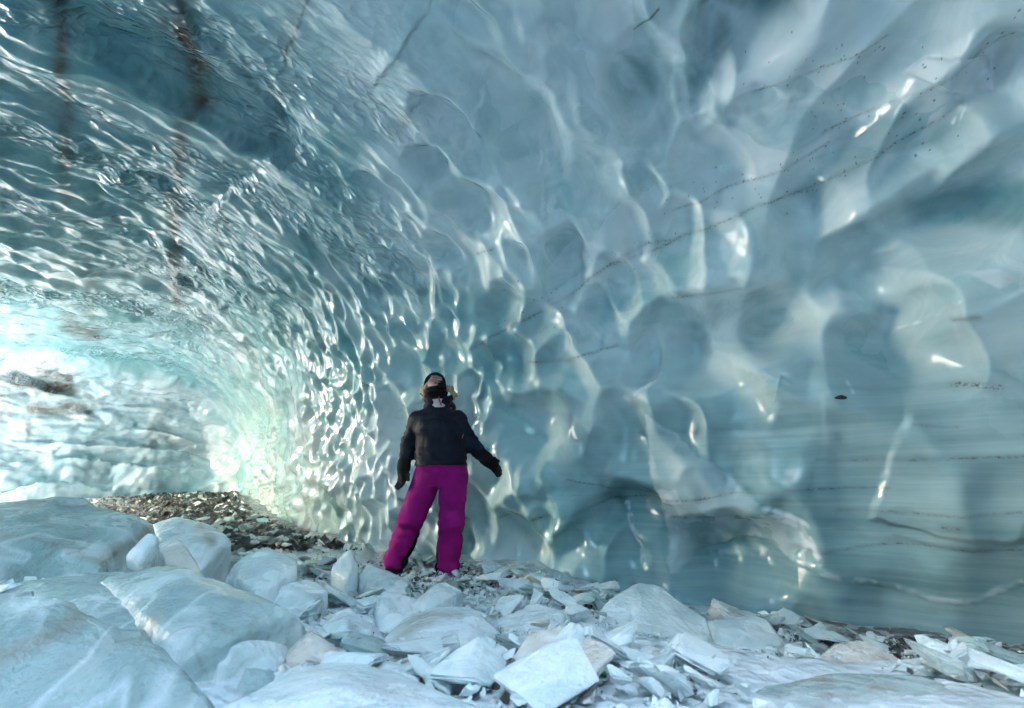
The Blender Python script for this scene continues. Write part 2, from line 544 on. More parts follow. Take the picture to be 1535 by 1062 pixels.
cellarea = (DIST ** 2) * np.abs(da)[:, None] * np.abs(de)[None] * np.cos(E_)
graz = np.clip(np.abs((N0 * DIRS).sum(-1)), 0.06, 1)
wgt = cellarea / graz * (Kf == 1) * (backmask < 0.7) * (P0[..., 2] > -0.3) * (np.abs(A_) < R(75))
wgt = wgt / size_field(P0) ** 2
wgt = np.where(PX > 1700, 0, wgt)
flat = rng.choice(NA * NE, size=42000, p=(wgt / wgt.sum()).ravel())
grid = {}
seeds = []
rough_roof = sst(0.0, 1.0, (P0[..., 2] - 2.75) / 0.35) * sst(0.3, -0.5, P0[..., 0] + 0.4) * sst(-5.0, -2.6, P0[..., 0])
for f in flat:
    i, j = divmod(int(f), NE)
    p = P0[i, j]; s = float(size_field(p))
    key = tuple(np.floor(p / 0.8).astype(int))
    ok = True
    t = np.cross(N0[i, j], AXIS); t /= np.linalg.norm(t)
    for a in (-1, 0, 1):
        for b in (-1, 0, 1):
            for c in (-1, 0, 1):
                for (q, sq) in grid.get((key[0] + a, key[1] + b, key[2] + c), ()):
                    dd = q - p
                    du = dd @ t
                    d2 = dd @ dd - du * du + (du / 1.7) ** 2
                    if d2 < (0.55 * (s + sq)) ** 2:
                        ok = False; break
                if not ok: break
            if not ok: break
        if not ok: break
    if ok:
        grid.setdefault(key, []).append((p, s)); seeds.append((i, j, s))
for (i, j, s) in seeds:
    x = P0[i, j, 0]
    near = float(sst(0.0, 1.5, x))
    s *= random.uniform(0.75, 1.5)
    rf = float(rough_roof[i, j])
    far_r = max(float(sst(1.0, 2.2, x)), 0.85 * float(sst(0.4, 1.2, x) * sst(1.3, 0.8, P0[i, j, 2])))
    dep = s * (random.uniform(0.75, 1.15) * (1 - near) + (random.uniform(0.8, 1.2) * (1 - far_r) + random.uniform(0.2, 0.35) * far_r) * near) * (1 - 0.7 * rf)
    up_ = float(sst(1.9, 2.7, P0[i, j, 2])) * (1 - near)
    carve(i, j, s * random.uniform(1.5, 2.1) * (1 - 0.25 * near) * (1 + 0.45 * up_), s * random.uniform(0.85, 1.1) * (1 - 0.12 * up_), dep * (1 - 0.2 * up_),
          random.gauss(0.15, 0.34), skew=random.uniform(0.1, 0.4))

# hollows one can point at on the near wall: photograph pixel, half sizes in pixels, turn, depth
HOLLOWS = [(640, 245, 30, 24, 20, .13), (690, 215, 75, 32, -8, .16), (607, 290, 42, 15, -10, .07), (575, 290, 40, 13, 10, .07),
           (702, 325, 50, 42, 0, .14), (790, 235, 130, 52, -14, .20), (955, 140, 50, 42, 0, .10), (930, 140, 120, 95, 0, .12),
           (1150, 5, 62, 62, 0, .30), (1060, 100, 68, 26, -32, .20), (1108, 270, 55, 45, 0, .07), (1285, 245, 150, 55, -52, .22),
           (1412, 205, 85, 36, -55, .20), (1530, 130, 70, 45, 0, .2), (1460, 320, 60, 130, 5, .25), (1015, 530, 55, 95, 0, .22),
           (1165, 490, 40, 40, 0, .12), (1215, 470, 70, 85, 0, .12), (1300, 405, 45, 48, 0, .12), (1345, 520, 85, 60, -25, .22),
           (832, 415, 62, 36, -40, .22), (858, 400, 22, 30, 0, .10), (880, 523, 18, 27, 0, .12), (742, 470, 34, 42, 0, .16),
           (722, 545, 34, 18, 20, .10), (790, 645, 60, 68, 0, .2), (770, 835, 60, 48, 0, .20), (805, 768, 24, 28, 0, .07),
           (712, 790, 60, 22, 0, .12), (722, 725, 42, 30, -30, .12), (1080, 850, 62, 64, 0, .16), (930, 800, 90, 58, 0, .12),
           (660, 385, 36, 22, 10, .12), (600, 410, 46, 18, 15, .10), (835, 690, 70, 40, 0, .1), (700, 400, 50, 30, 0, .1),
           (920, 450, 70, 60, 0, .12), (1000, 300, 120, 90, -30, .14), (880, 290, 110, 60, -20, .14), (1180, 230, 90, 70, 0, .10),
           (770, 545, 46, 30, 10, .12), (800, 490, 30, 40, 0, .1), (610, 560, 50, 24, 10, .12), (590, 640, 60, 22, 5, .12)]
def grid_at(px, py):
    r = ray(px, py)
    a = math.atan2(r[0], r[1]); e = math.atan2(r[2], math.hypot(r[0], r[1]))
    return int(np.clip(np.searchsorted(az, a), 1, NA - 2)), int(np.clip(np.searchsorted(el, e), 1, NE - 2))
for (px, py, ru, rv, rot, dep) in HOLLOWS:
    i, j = grid_at(px, py)
    m = np.linalg.norm(P0[i, j] - EYE) / math.hypot(FPX, math.hypot(px - CW / 2, py - CH / 2))
    up = N0[i, j]
    if px < 900:
        carve(i, j, ru * m * 1.25, rv * m * 1.2, dep * 1.9, -R(rot), skew=0.25, k=0.4)
    else:
        carve(i, j, ru * m * 1.35, rv * m * 1.35, dep * (2.0 if py > 380 else 1.35), -R(rot), soft=True)

# soften the crests a little, then large swells, ledges and fractures
def blur(T, n):
    for _ in range(n):
        Tp = np.pad(T, 1, mode='edge')
        T = (Tp[:-2, 1:-1] + Tp[2:, 1:-1] + Tp[1:-1, :-2] + Tp[1:-1, 2:] + 2 * Tp[1:-1, 1:-1]) / 6
    return T
soft = blur(depth_e, 1)
wide = blur(depth_e, 26)
nearx = sst(0.3, 1.6, P0[..., 0])
disp = -(soft * (1 - nearx) + nearx * (0.95 * soft + 0.15 * wide))

def seg_dist(px, py, pts):
    d = np.full(px.shape, 1e9)
    for (a, b) in zip(pts[:-1], pts[1:]):
        a, b = np.array(a, float), np.array(b, float); ab = b - a
        t = np.clip(((px - a[0]) * ab[0] + (py - a[1]) * ab[1]) / (ab @ ab), 0, 1)
        d = np.minimum(d, np.hypot(px - a[0] - t * ab[0], py - a[1] - t * ab[1]))
    return d
def poly_sd(px, py, pts):
    d = seg_dist(px, py, list(pts) + [pts[0]])
    ins = np.zeros(px.shape, bool)
    for (a, b) in zip(pts, list(pts[1:]) + [pts[0]]):
        ins ^= ((a[1] > py) != (b[1] > py)) & (px < (b[0] - a[0]) * (py - a[1]) / (b[1] - a[1] + 1e-9) + a[0])
    return np.where(ins, d, -d)
crumb = np.clip(0.1 + 1.1 * sst(-.25, .25, gn(P0 * 9) + .6 * gn(P0 * 26)), 0, 1)
patchy = 0.55 + 0.45 * sst(-.3, .3, fbm(P0 * 5, 3))
edgy = 3 + 26 * np.clip(0.5 + gn(P0 * 2.3 + 50) * 1.6, 0, 1)
wx = PX + 9 * gn(P0 * 6.0) + 4 * gn(P0 * 17.0); wy = PY + 9 * gn(P0 * 6.0 + 40) + 4 * gn(P0 * 17.0 + 40)
white = np.zeros((NA, NE)); dirt = np.zeros((NA, NE)); line = np.zeros((NA, NE))
# spalled plates and broken edges standing proud of the near wall
PLATES = [([(1367, 118), (1395, 98), (1440, 95), (1503, 97), (1503, 150), (1460, 160), (1425, 150)], .05, .8),
          ([(1225, 590), (1238, 640), (1218, 720), (1200, 795), (1330, 830), (1535, 840), (1600, 600), (1400, 520), (1320, 570)], .018, .05),
          ([(1440, 458), (1395, 500), (1370, 560), (1348, 640), (1325, 720), (1305, 800), (1600, 840), (1600, 420)], .035, .10),
          ([(955, 612), (1060, 692), (1140, 765), (1198, 785), (1222, 835), (1180, 852), (1130, 838), (1085, 850), (1000, 870), (975, 760)], .04, .42),
          ([(1158, 132), (1180, 138), (1225, 150), (1208, 162), (1190, 167), (1172, 156)], .03, .8), ([(1440, 408), (1500, 400), (1535, 420), (1500, 436)], .03, .7),
          ([(1030, 380), (1110, 350), (1140, 372), (1060, 430)], .03, .3), ([(975, 740), (1010, 735), (1022, 765), (980, 775)], .02, .9),
          ([(1250, 440), (1300, 436), (1315, 452), (1262, 460)], .01, .5)]
for pts, h, wv in PLATES:
    sd = poly_sd(wx, wy, pts)
    disp += 0.6 * h * sst(-2, edgy, sd)
    white = np.maximum(white, wv * sst(-2, 5, sd) * patchy)
STREAKS = [([(930, 598), (965, 578), (985, 566)], 5, .9), ([(1370, 498), (1410, 475), (1440, 455)], 4, .9), ([(1150, 775), (1200, 800), (1222, 850)], 16, .95),
           ([(1185, 850), (1260, 868), (1330, 885), (1400, 905), (1470, 908), (1535, 885)], 6, .35), ([(920, 785), (940, 820), (955, 860)], 6, .8),
           ([(720, 120), (712, 170), (690, 240)], 5, .6), ([(800, 215), (792, 270), (812, 330)], 5, .7), ([(820, 318), (830, 340)], 12, .6),
           ([(1345, 340), (1395, 350)], 4, .7), ([(1060, 865), (1150, 858)], 6, .4), ([(1100, 548), (1180, 570)], 6, .35),
           ([(1160, 600), (1168, 560)], 3, .2), ([(1440, 200), (1458, 170)], 3, .7), ([(1275, 570), (1283, 590)], 5, .4)]
for pts, w, s in STREAKS:
    d = seg_dist(wx, wy, pts)
    k = sst(w, w * 0.3, d)
    white = np.maximum(white, 0.8 * s * k * crumb)
    disp += 0.005 * k
# roof: stepped ledges running across, broken edges
def ledge(pts, h, w):
    """the side above/right of the line is recessed by h, easing out over w pixels"""
    global disp
    pts = np.array(pts, float)
    yl = np.interp(wx, pts[:, 0], pts[:, 1])
    s = yl - wy
    on = sst(pts[0, 0] - 40, pts[0, 0] + 30, wx) * sst(pts[-1, 0] + 40, pts[-1, 0] - 40, wx)
    disp -= 0.7 * on * h * sst(-7, 9, s) * sst(w, 5, s)
ledge([(95, 55), (180, 115), (290, 180), (360, 225), (430, 247)], 0.26, 150)
ledge([(-60, 60), (60, 150), (150, 250), (260, 300)], 0.08, 90)
ledge([(260, 0), (300, 70), (370, 150), (430, 230)], 0.08, 80)
ledge([(-60, 210), (60, 250), (160, 330), (240, 400)], 0.07, 70)
ledge([(300, 330), (350, 290), (395, 265)], 0.07, 70)
ledge([(560, 130), (610, 60), (640, 20), (655, -40)], -0.05, 60)
roof = sst(2.6, 3.3, P0[..., 2]) * sst(0.2, -0.6, P0[..., 0])
wob3 = gn(P0 * 0.7)
across = P0 @ AXIS
fold = np.abs(((across * 1.25 + 0.35 * fbm(P0 * 0.8, 3)) % 1.0) - 0.5) * 2
disp += roof * 0.10 * (fold ** 1.5) * (0.5 + 0.5 * sst(-.2, .2, wob3))
stretch = P0 + 1.6 * across[..., None] * AXIS
ripple = np.clip(sst(2.2, 3.1, P0[..., 2] + 0.5 * gn(P0 * 0.9)) * sst(-0.2, -1.3, P0[..., 0] + 0.5 * gn(P0 * 1.1)) + 0.05, 0, 1)
fade = 1 / (1 + (DIST / 6) ** 2)
bands = sst(-0.12, 0.22, gn(np.stack([across * 1.5 + 0.5 * gn(P0 * 0.6), P0[..., 2] * 0.3, (P0 @ np.array([.848, .53, 0])) * 0.25], -1)))
disp += ripple * (0.030 * gn(stretch * 3.2) + 0.014 * bands * np.abs(gn(stretch * 8.0)))
ripple = ripple * (0.10 + 0.90 * bands)
disp += 0.09 * fbm(P0 * 0.55, 2) + (0.010 + 0.012 * nearx) * fbm(P0 * 2.4 + 5, 3) * (1 - 0.5 * ripple)
# the far bank: torn, layered, blocky
blocky = np.abs(gn(P0 * np.array([0.55, 0.55, 1.3]))) * 1.1 + np.abs(gn(P0 * np.array([1.3, 1.3, 3.0]) + 9)) * 0.5 + np.abs(gn(P0 * np.array([3, 3, 6.0]) + 3)) * 0.2
shelf = ((P0[..., 2] * 1.5 + 0.25 * (P0 @ np.array([.8, .6, 0])) + 1.4 * gn(P0 * 0.33)) % 1.0)
disp = disp * (1 - backmask) + backmask * (blocky * 0.45 + 0.05 + 0.30 * shelf ** 2 * sst(-.2, .2, gn(P0 * .6 + 8)) + 0.10 * fbm(P0 * 3, 3))
strata = sst(1.9, 0.9, P0[..., 2] + 0.25 * gn(P0 * 0.8)) * sst(-0.2, 1.3, P0[..., 0] + 0.3 * gn(P0 * 0.7)) * (1 - backmask)
white = np.maximum(white, 0.25 * backmask * sst(-.25, .25, fbm(P0 * np.array([0.8, 0.8, 1.6]), 3)))

# dirt: brown curtains across the roof, fine strata lines on the near wall
streaky = 0.75 + 0.45 * sst(-.3, .25, gn(stretch * 3.1) + .5 * gn(P0 * 11))
wob_a = 6 * gn(P0 * 1.7) + 3 * gn(P0 * 3); wob_b = PX + 2.5 * gn(P0 * 9); wob_c = PY + 2.5 * gn(P0 * 9 + 7)
def stain(pts, w, s, soft_=1.0):
    global dirt
    d = seg_dist(wx + wob_a, wy, pts)
    dirt = np.maximum(dirt, s * streaky * np.exp(-(d / w) ** 2))
stain([(80, -10), (90, 60), (98, 150), (92, 260)], 11, .75)
stain([(92, 260), (98, 330)], 8, .4)
stain([(262, -10), (272, 80), (290, 170)], 17, .95)
stain([(240, -10), (262, 60), (288, 160)], 26, .4)
stain([(268, 190), (268, 245), (255, 330), (262, 460)], 12, .7)
stain([(468, -10), (440, 60), (412, 120)], 3, .65); stain([(450, -10), (425, 70)], 16, .2)
stain([(408, 150), (400, 220)], 10, .3); stain([(330, 300), (325, 380)], 8, .3)
stain([(100, 490), (140, 505)], 13, .8); stain([(130, 400), (135, 470)], 9, .35)
stain([(60, 545), (110, 560)], 8, .9); stain([(-10, 556), (60, 572), (105, 578)], 13, .95); stain([(0, 590), (40, 600)], 8, .6)
stain([(50, 612), (135, 612)], 11, .85); stain([(0, 610), (6, 625)], 8, .6); stain([(45, 620), (42, 680)], 6, .45)
stain([(230, 640), (250, 655)], 11, .45); stain([(215, 675), (245, 650)], 8, .4); stain([(130, 590), (145, 600)], 8, .4); stain([(120, 700), (150, 720)], 14, .25)
stain([(945, 68), (985, 32)], 2.2, .8); stain([(590, 200), (615, 165)], 12, .25); stain([(1470, 476), (1435, 482)], 5, .7)
LINES = [([(700, 525), (740, 500), (800, 472), (830, 455), (890, 412), (960, 375), (1010, 370)], 1.6), ([(890, 412), (950, 392), (1070, 345), (1140, 315), (1200, 300), (1255, 278), (1330, 240), (1400, 200), (1450, 165)], 1.7),
         ([(1000, 330), (1100, 290), (1180, 265), (1260, 225)], 1.0), ([(1130, 150), (1200, 125), (1290, 90), (1340, 60)], 1.0), ([(1250, 210), (1400, 140), (1535, 60)], 1.2),
         ([(780, 545), (840, 543), (880, 530), (910, 522)], 1.4), ([(735, 788), (800, 786), (960, 768), (1080, 748), (1200, 738), (1340, 737)], 1.6),
         ([(840, 722), (960, 762), (1000, 770)], 1.0), ([(1000, 792), (1130, 788)], 2.0), ([(1225, 690), (1320, 688), (1400, 690), (1535, 684)], 1.6), ([(1260, 778), (1350, 780), (1535, 776)], 1.8),
         ([(1370, 636), (1440, 640)], 1.0), ([(1200, 835), (1350, 832), (1535, 836)], 1.0), ([(1440, 575), (1500, 580)], 4.0), ([(700, 390), (730, 378)], 1.4), ([(1000, 452), (1110, 435)], 1.0), ([(1420, 800), (1440, 798)], 4)]
for pts, w in LINES:
    d = seg_dist(wob_b, wob_c, pts)
    line = np.maximum(line, sst(w * 1.5, w * 0.4, d))
    dirt = np.maximum(dirt, 0.22 * np.exp(-(d / (w * 2.6)) ** 2))
for k in range(150):
    pts_ = LINES[k % 5][0]; m = rng.random() * (len(pts_) - 1); q = int(m); f = m - q
    i, j = grid_at(pts_[q][0] * (1 - f) + pts_[q + 1][0] * f + rng.normal(0, 26), pts_[q][1] * (1 - f) + pts_[q + 1][1] * f + rng.normal(0, 22))
    dirt[i:i + 1 + (k % 7 == 0), j:j + 1 + (k % 11 == 0)] = 0.95

deep_teal = np.clip(roof * 0.34 * sst(-0.5, -1.5, P0[..., 0]) + 0.62 * sst(-0.9, -2.4, P0[..., 0] + .3 * wob3), 0, 0.95) * (1 - backmask)
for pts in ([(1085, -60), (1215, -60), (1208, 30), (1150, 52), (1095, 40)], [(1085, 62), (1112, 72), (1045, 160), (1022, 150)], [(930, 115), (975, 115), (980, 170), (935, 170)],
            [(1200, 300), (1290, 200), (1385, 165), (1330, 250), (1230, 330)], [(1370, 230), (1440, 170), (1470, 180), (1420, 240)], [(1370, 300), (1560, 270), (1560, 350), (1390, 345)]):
    deep_teal = np.maximum(deep_teal, 0.75 * sst(-14, 22, poly_sd(wx, wy, pts)))  # deep teal tint laid over several hollows of the near wall
milky = (1 - deep_teal) * 0.85 * sst(-0.6, 0.9, P0[..., 0] + 1.3 * sst(2.2, 3.0, P0[..., 2]) + 0.5 * gn(P0 * 0.8 + 70)) * sst(0.5, 1.2, P0[..., 2] + .2 * wob3)
PCAVE = P0 + N0 * disp[..., None]
ADDED_SHAFT = np.array([-0.7, -0.9])                  # unseen roof opening behind the camera, added to let top light in
keep = (P0[..., 2] > -0.55) & (Kf == 1) & ~((np.hypot(P0[..., 0] - ADDED_SHAFT[0], P0[..., 1] - ADDED_SHAFT[1]) < 1.55) & (P0[..., 2] > 2.4))
idx = -np.ones(NA * NE, int)
q = np.arange(NA * NE).reshape(NA, NE)
quads = np.stack([q[:-1, :-1], q[:-1, 1:], q[1:, 1:], q[1:, :-1]], -1)
ok = keep[:-1, :-1] & keep[:-1, 1:] & keep[1:, 1:] & keep[1:, :-1]
quads = quads[ok]
used = np.unique(quads); idx[used] = np.arange(len(used))
me = mesh_np('ice_cave_wall', PCAVE.reshape(-1, 3)[used], idx[quads])
for nm, T in (('white', white), ('dirt', dirt), ('line', line), ('ripple', ripple), ('strata', strata), ('deep_teal', deep_teal), ('milky', milky), ('bank', backmask)):
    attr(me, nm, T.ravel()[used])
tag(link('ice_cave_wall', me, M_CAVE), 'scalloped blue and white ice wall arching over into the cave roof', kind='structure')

def added_shaft_mesh():
    a = np.linspace(0, 2 * np.pi, 73)[:-1]; h = np.linspace(3.25, 5.6, 14)
    A, Hh = np.meshgrid(a, h, indexing='ij')
    rr = 1.68 + 0.22 * (Hh - 3.25) + 0.16 * gn(np.stack([np.cos(A) * 1.5, np.sin(A) * 1.5, Hh * 0.8], -1))
    V = np.stack([ADDED_SHAFT[0] + rr * np.cos(A), ADDED_SHAFT[1] + rr * np.sin(A), Hh], -1)
    q = np.arange(A.size).reshape(A.shape); qn = np.roll(q, -1, axis=0)
    F = np.stack([q[:, :-1], q[:, 1:], qn[:, 1:], qn[:, :-1]], -1).reshape(-1, 4)
    return mesh_np('added_skylight_shaft', V.reshape(-1, 3), F)
tag(link('added_skylight_shaft', added_shaft_mesh(), M_CAVE), 'unseen shaft added through the cave roof to let skylight in', kind='structure')

# the small dark stone frozen into the near wall
def wall_point(px, py):
    i, j = grid_at(px, py)
    return PCAVE[i, j], N0[i, j]

# ------------------------------------------------------------------ ground
def floor_mesh():
    a = np.radians(np.concatenate([np.linspace(-180, -66, 60)[:-1], np.arange(-66, 66, 0.22), np.linspace(66.2, 180, 60)]))
    r = np.geomspace(0.25, 30, 330)
    A, Rr = np.meshgrid(a, r, indexing='ij')
    x, y = np.sin(A) * Rr, np.cos(A) * Rr
    z = ground(x, y)
    P = np.stack([x, y, z], -1)
    z = z + 0.035 * np.abs(fbm(P * 2.2, 3)) + 0.02 * np.abs(gn(P * 9)) + 0.01 * gn(P * 23)
    P[..., 2] = z
    n0, n1 = A.shape
    q = np.arange(n0 * n1).reshape(n0, n1)
    F = np.stack([q[:-1, :-1], q[1:, :-1], q[1:, 1:], q[:-1, 1:]], -1).reshape(-1, 4)
    me = mesh_np('cave_floor', P.reshape(-1, 3), F)
    gr = sst(5.2, 7.0, y) * sst(0.5, -0.3, np.abs(x + 0.6 * y - 0.3) - 3.5) * 0.9
    gr = np.maximum(gr, sst(1.6, 2.0, x) * 0.9)
    gr = np.maximum(gr, 0.65 * np.exp(-((x + .6) / .9) ** 2 - ((y - 4.0) / .7) ** 2))
    attr(me, 'gravel', gr.ravel())
    attr(me, 'snow', sst(-9.5, -11.5, x + 0.8 * gn(P * .6)).ravel())  # white floor near the mouth, added to bounce sunlight into the cave
    return me
def floor_mat():
    t = NT('gravelly_floor')
    p = t.pos()
    n = t.noise(p, 7, 6, 0.7)
    n2 = t.noise(p, 3.0, 5, 0.6, 0.5)
    vor = t.n('TexVoronoi'); t.l(p, vor.inputs['Vector']); vor.inputs['Scale'].default_value = 22
    stone = t.mix(t.val(n, 0.3, 0.7), (0.025, 0.024, 0.023), (0.09, 0.085, 0.08))
    stone = t.mix(t.val(vor.outputs['Color'], 0.55, 0.8, 0, 0.8), stone, (0.45, 0.50, 0.52))
    ice = t.mix(t.val(n2, 0.35, 0.65), (0.50, 0.59, 0.61), (0.68, 0.73, 0.75))
    ice = t.mix(t.val(n, 0.56, 0.72, 0, 0.6), ice, (0.22, 0.18, 0.14))
    col = t.mix(t.math('MULTIPLY', t.attr('gravel'), t.val(n2, 0.3, 0.5, 0.5, 1)), ice, stone)
    col = t.mix(t.attr('snow'), col, (0.80, 0.82, 0.84))
    b = t.bump(n, 0.7, 0.03); b = t.bump(vor.outputs['Distance'], 0.6, 0.03, b)
    t.set(Base_Color=col, Roughness=0.5, Normal=b)
    return t.m
tag(link('cave_floor', floor_mesh(), floor_mat()), 'gravelly cave floor under broken ice', kind='structure')
# the glacier forefield outside the mouth
def snowfield():
    x = np.concatenate([-np.geomspace(900, 8, 60), np.linspace(-7, 7, 12), np.geomspace(8, 900, 60)])
    X, Y = np.meshgrid(x, x, indexing='ij')
    rr = np.hypot(X, Y)
    Z = -0.35 + 0.02 * np.clip(rr - 25, 0, 200) + 1.2 * gn(np.stack([X * .02, Y * .02, X * 0], -1)) * sst(18, 60, rr)
    q = np.arange(X.size).reshape(X.shape)
    F = np.stack([q[:-1, :-1], q[1:, :-1], q[1:, 1:], q[:-1, 1:]], -1).reshape(-1, 4)
    return mesh_np('snow_field', np.stack([X, Y, Z], -1).reshape(-1, 3), F)
tag(link('snow_field', snowfield(), M_SNOW), 'sunlit snow field outside the mouth of the cave', kind='structure')

# ------------------------------------------------------------------ broken ice blocks
def hull_planes(pts):
    bm = bmesh.new()
    for p in pts: bm.verts.new(p)
    bmesh.ops.convex_hull(bm, input=bm.verts[:])
    bm.faces.ensure_lookup_table()
    pl = []
    cen = Vector(np.mean(pts, axis=0))
    for f in bm.faces:
        if f.calc_area() < 1e-6: continue
        n = f.normal.copy(); c = f.calc_center_median()
        if n.dot(c - cen) < 0: n.negate()
        d = n.dot(c)
        if all(n.dot(Vector(m)) < 0.995 or abs(d - e) > 0.02 for m, e in pl): pl.append((tuple(n), d))
    bm.free()
    return pl

MARKS = []          # names for places in the rubble, used to say where a loose chunk lies
SHORT = ['the flat topped green slab', 'the corner boulder', 'the broad green slab', 'the glassy shard', 'the brown ended block', 'the dirty wedge',
         'the smooth tilted slab', 'the low grey slab', 'the pointed shard', 'the left boot', 'the right boot', 'the domed boulder', 'the three sided chunk',
         'the leaf shaped slab', 'the large rounded boulder', 'the lobed slab', 'the broad blue slab', 'the small white chunk', 'the tan slab',
         'the bottom pale slab', 'the corner slab', 'the upright piece', 'the grey stone', 'the small stone', 'the slab below her feet',
         'the angular block', 'the split block', 'the grey faced block', 'the wedged sheet']
FOOT = []           # footprints, so that loose chunks stay off the big blocks
def ice_block(label, out, mat, cat='ice block', name='ice_block', thick=None, rnd=0.007, chips=5, seed=0, res=48, rough=0.009, stains=(), group=None, flare=0.06):
    rs = np.random.default_rng(seed + 100)
    P = np.array([U(*o) for o in out])
    cen = P.mean(0)
    low = []
    for p in P:
        if thick is None:
            g = float(ground(p[0], p[1]))
            low.append([p[0] + (p[0] - cen[0]) * flare, p[1] + 0.04 + min(0, p[1] - cen[1]) * (flare - 0.06), min(g, p[2] - 0.05) - 0.10])
        else:
            low.append(p + np.array([0, thick * 0.35, -thick]))
    top = list(P)
    for k in range(1):                      # an uneven, slightly domed upper face
        w = rs.dirichlet(np.ones(len(P)))
        top.append(w @ P + np.array([0, 0, 0.03 + 0.04 * rs.random()]) * (1 if thick is None else 0.4))
    allp = np.array(top + low)
    pl = hull_planes(allp)
    ext = np.linalg.norm(P.max(0) - P.min(0))
    cuts = []
    for k in range(chips):                  # shell-shaped fractures
        a = rs.integers(len(P)); w = rs.random()
        c = P[a] * w + P[(a + 1) % len(P)] * (1 - w)
        Rr = ext * rs.uniform(0.5, 1.0)
        dirn = (c - cen); dirn[2] = abs(dirn[2]) * 0.3 + rs.uniform(0.0, 0.25) * ext; dirn /= np.linalg.norm(dirn) + 1e-9
        cuts.append((c + dirn * (Rr - ext * rs.uniform(0.012, 0.05)), Rr))
    steps = []
    for k in range(5 if chips > 6 else 0):          # sheets broken off along shallow ledges
        v = rs.normal(size=3); v[2] *= 0.25; v /= np.linalg.norm(v)
        steps.append((v, v @ (rs.dirichlet(np.ones(len(P))) @ P), ext * rs.uniform(0.004, 0.011), rs.uniform(0, 50)))
    def f(p):
        d = np.full(len(p), -1e3)
        for n, e in pl: d = smax(d, p @ np.array(n) - e - rnd * 0.25, rnd)
        for c, Rr in cuts: d = smax(d, Rr - np.linalg.norm(p - c, axis=1), rnd * 0.5)
        q = p + seed
        for v, e, dep, o_ in steps: d = d + dep * sst(0, 0.012, p @ v - e + 0.10 * ext * gn(p * (2.2 / ext) + o_) + 0.02 * ext * gn(p * (9 / ext) + o_)) * sst(0.45 * ext, 0.1 * ext, p @ v - e)
        d = d + rough * ext * (0.9 * gn(q * 2.6 / ext) + 0.5 * np.abs(gn(q * 6 / ext)) + 0.22 * gn(q * 15 / ext))
        return d
    lo, hi = allp.min(0) - 0.05, allp.max(0) + 0.05
    h = float(max(hi - lo)) / res
    V, F = surface_nets(f, lo, hi, h)
    base = np.array([cen[0], cen[1], allp[:, 2].min()])
    me = mesh_np(name, V - base, F)
    me.set_sharp_from_angle(angle=R(26))
    px, py = project(V)
    d = np.zeros(len(V))
    for pts, w, s in stains: d = np.maximum(d, s * np.exp(-(seg_dist(px + 6 * gn(V * 9), py + 5 * gn(V * 9 + 5), pts) / w) ** 2))
    attr(me, 'dirt', d)
    o = link(name, me, mat)
    o.location = base
    tag(o, label, cat, group)
    MARKS.append((SHORT[len(MARKS)], P.mean(0)))
    FOOT.append((P[:, :2].mean(0), ext * 0.33))
    return o

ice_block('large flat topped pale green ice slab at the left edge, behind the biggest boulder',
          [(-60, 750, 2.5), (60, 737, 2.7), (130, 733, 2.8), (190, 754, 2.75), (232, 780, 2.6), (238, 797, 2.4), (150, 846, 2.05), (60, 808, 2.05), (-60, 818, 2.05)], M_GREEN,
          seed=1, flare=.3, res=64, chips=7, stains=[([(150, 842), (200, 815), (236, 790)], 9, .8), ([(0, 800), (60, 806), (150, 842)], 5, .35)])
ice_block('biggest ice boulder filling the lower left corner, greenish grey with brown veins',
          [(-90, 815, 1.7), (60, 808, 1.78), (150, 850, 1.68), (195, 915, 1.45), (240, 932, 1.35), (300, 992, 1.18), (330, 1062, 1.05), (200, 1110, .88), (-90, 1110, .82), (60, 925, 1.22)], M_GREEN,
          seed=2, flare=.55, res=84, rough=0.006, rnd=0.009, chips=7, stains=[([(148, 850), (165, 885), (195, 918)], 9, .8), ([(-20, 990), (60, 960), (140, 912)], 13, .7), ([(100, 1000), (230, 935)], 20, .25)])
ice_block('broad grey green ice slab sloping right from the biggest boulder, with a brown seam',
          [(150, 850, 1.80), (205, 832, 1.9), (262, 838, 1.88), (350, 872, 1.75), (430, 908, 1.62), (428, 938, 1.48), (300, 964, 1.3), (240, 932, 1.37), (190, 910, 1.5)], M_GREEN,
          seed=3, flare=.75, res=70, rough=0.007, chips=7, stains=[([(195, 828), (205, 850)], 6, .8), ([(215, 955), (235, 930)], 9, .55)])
ice_block('small bright glassy ice shard leaning against the flat topped slab', [(188, 832, 1.93), (222, 798, 2.0), (234, 801, 2.0), (237, 813, 1.98), (206, 842, 1.9)], M_BLOCK, cat='ice shard', name='ice_shard',
          thick=0.05, seed=4, chips=1, rnd=0.008, res=30)
ice_block('white ice block with brown stained right end, beyond the flat topped slab', [(228, 784, 2.95), (262, 774, 3.05), (325, 790, 3.05), (348, 812, 2.85), (300, 828, 2.6), (240, 808, 2.65)], M_BLOCK,
          seed=5, stains=[([(298, 790), (318, 812)], 9, .8)])
ice_block('tilted wedge of dirty ice standing between the white block and the broad slab', [(236, 818, 2.3), (262, 800, 2.42), (282, 822, 2.35), (303, 858, 2.1), (290, 868, 2.05), (250, 842, 2.15)], M_TAN, cat='ice shard', name='ice_shard', seed=6, chips=2)
ice_block('smooth white ice slab tilted up in the rubble left of the woman', [(338, 852, 2.6), (388, 816, 2.85), (446, 838, 2.8), (444, 874, 2.5), (384, 888, 2.35)], M_BLOCK, cat='ice block', name='flat_ice_block', seed=7)
ice_block('low grey white ice slab in front of the smooth tilted one', [(402, 890, 2.45), (468, 868, 2.65), (492, 886, 2.55), (482, 908, 2.35), (420, 912, 2.3)], M_BLOCK, cat='ice block', name='flat_ice_block', seed=8)
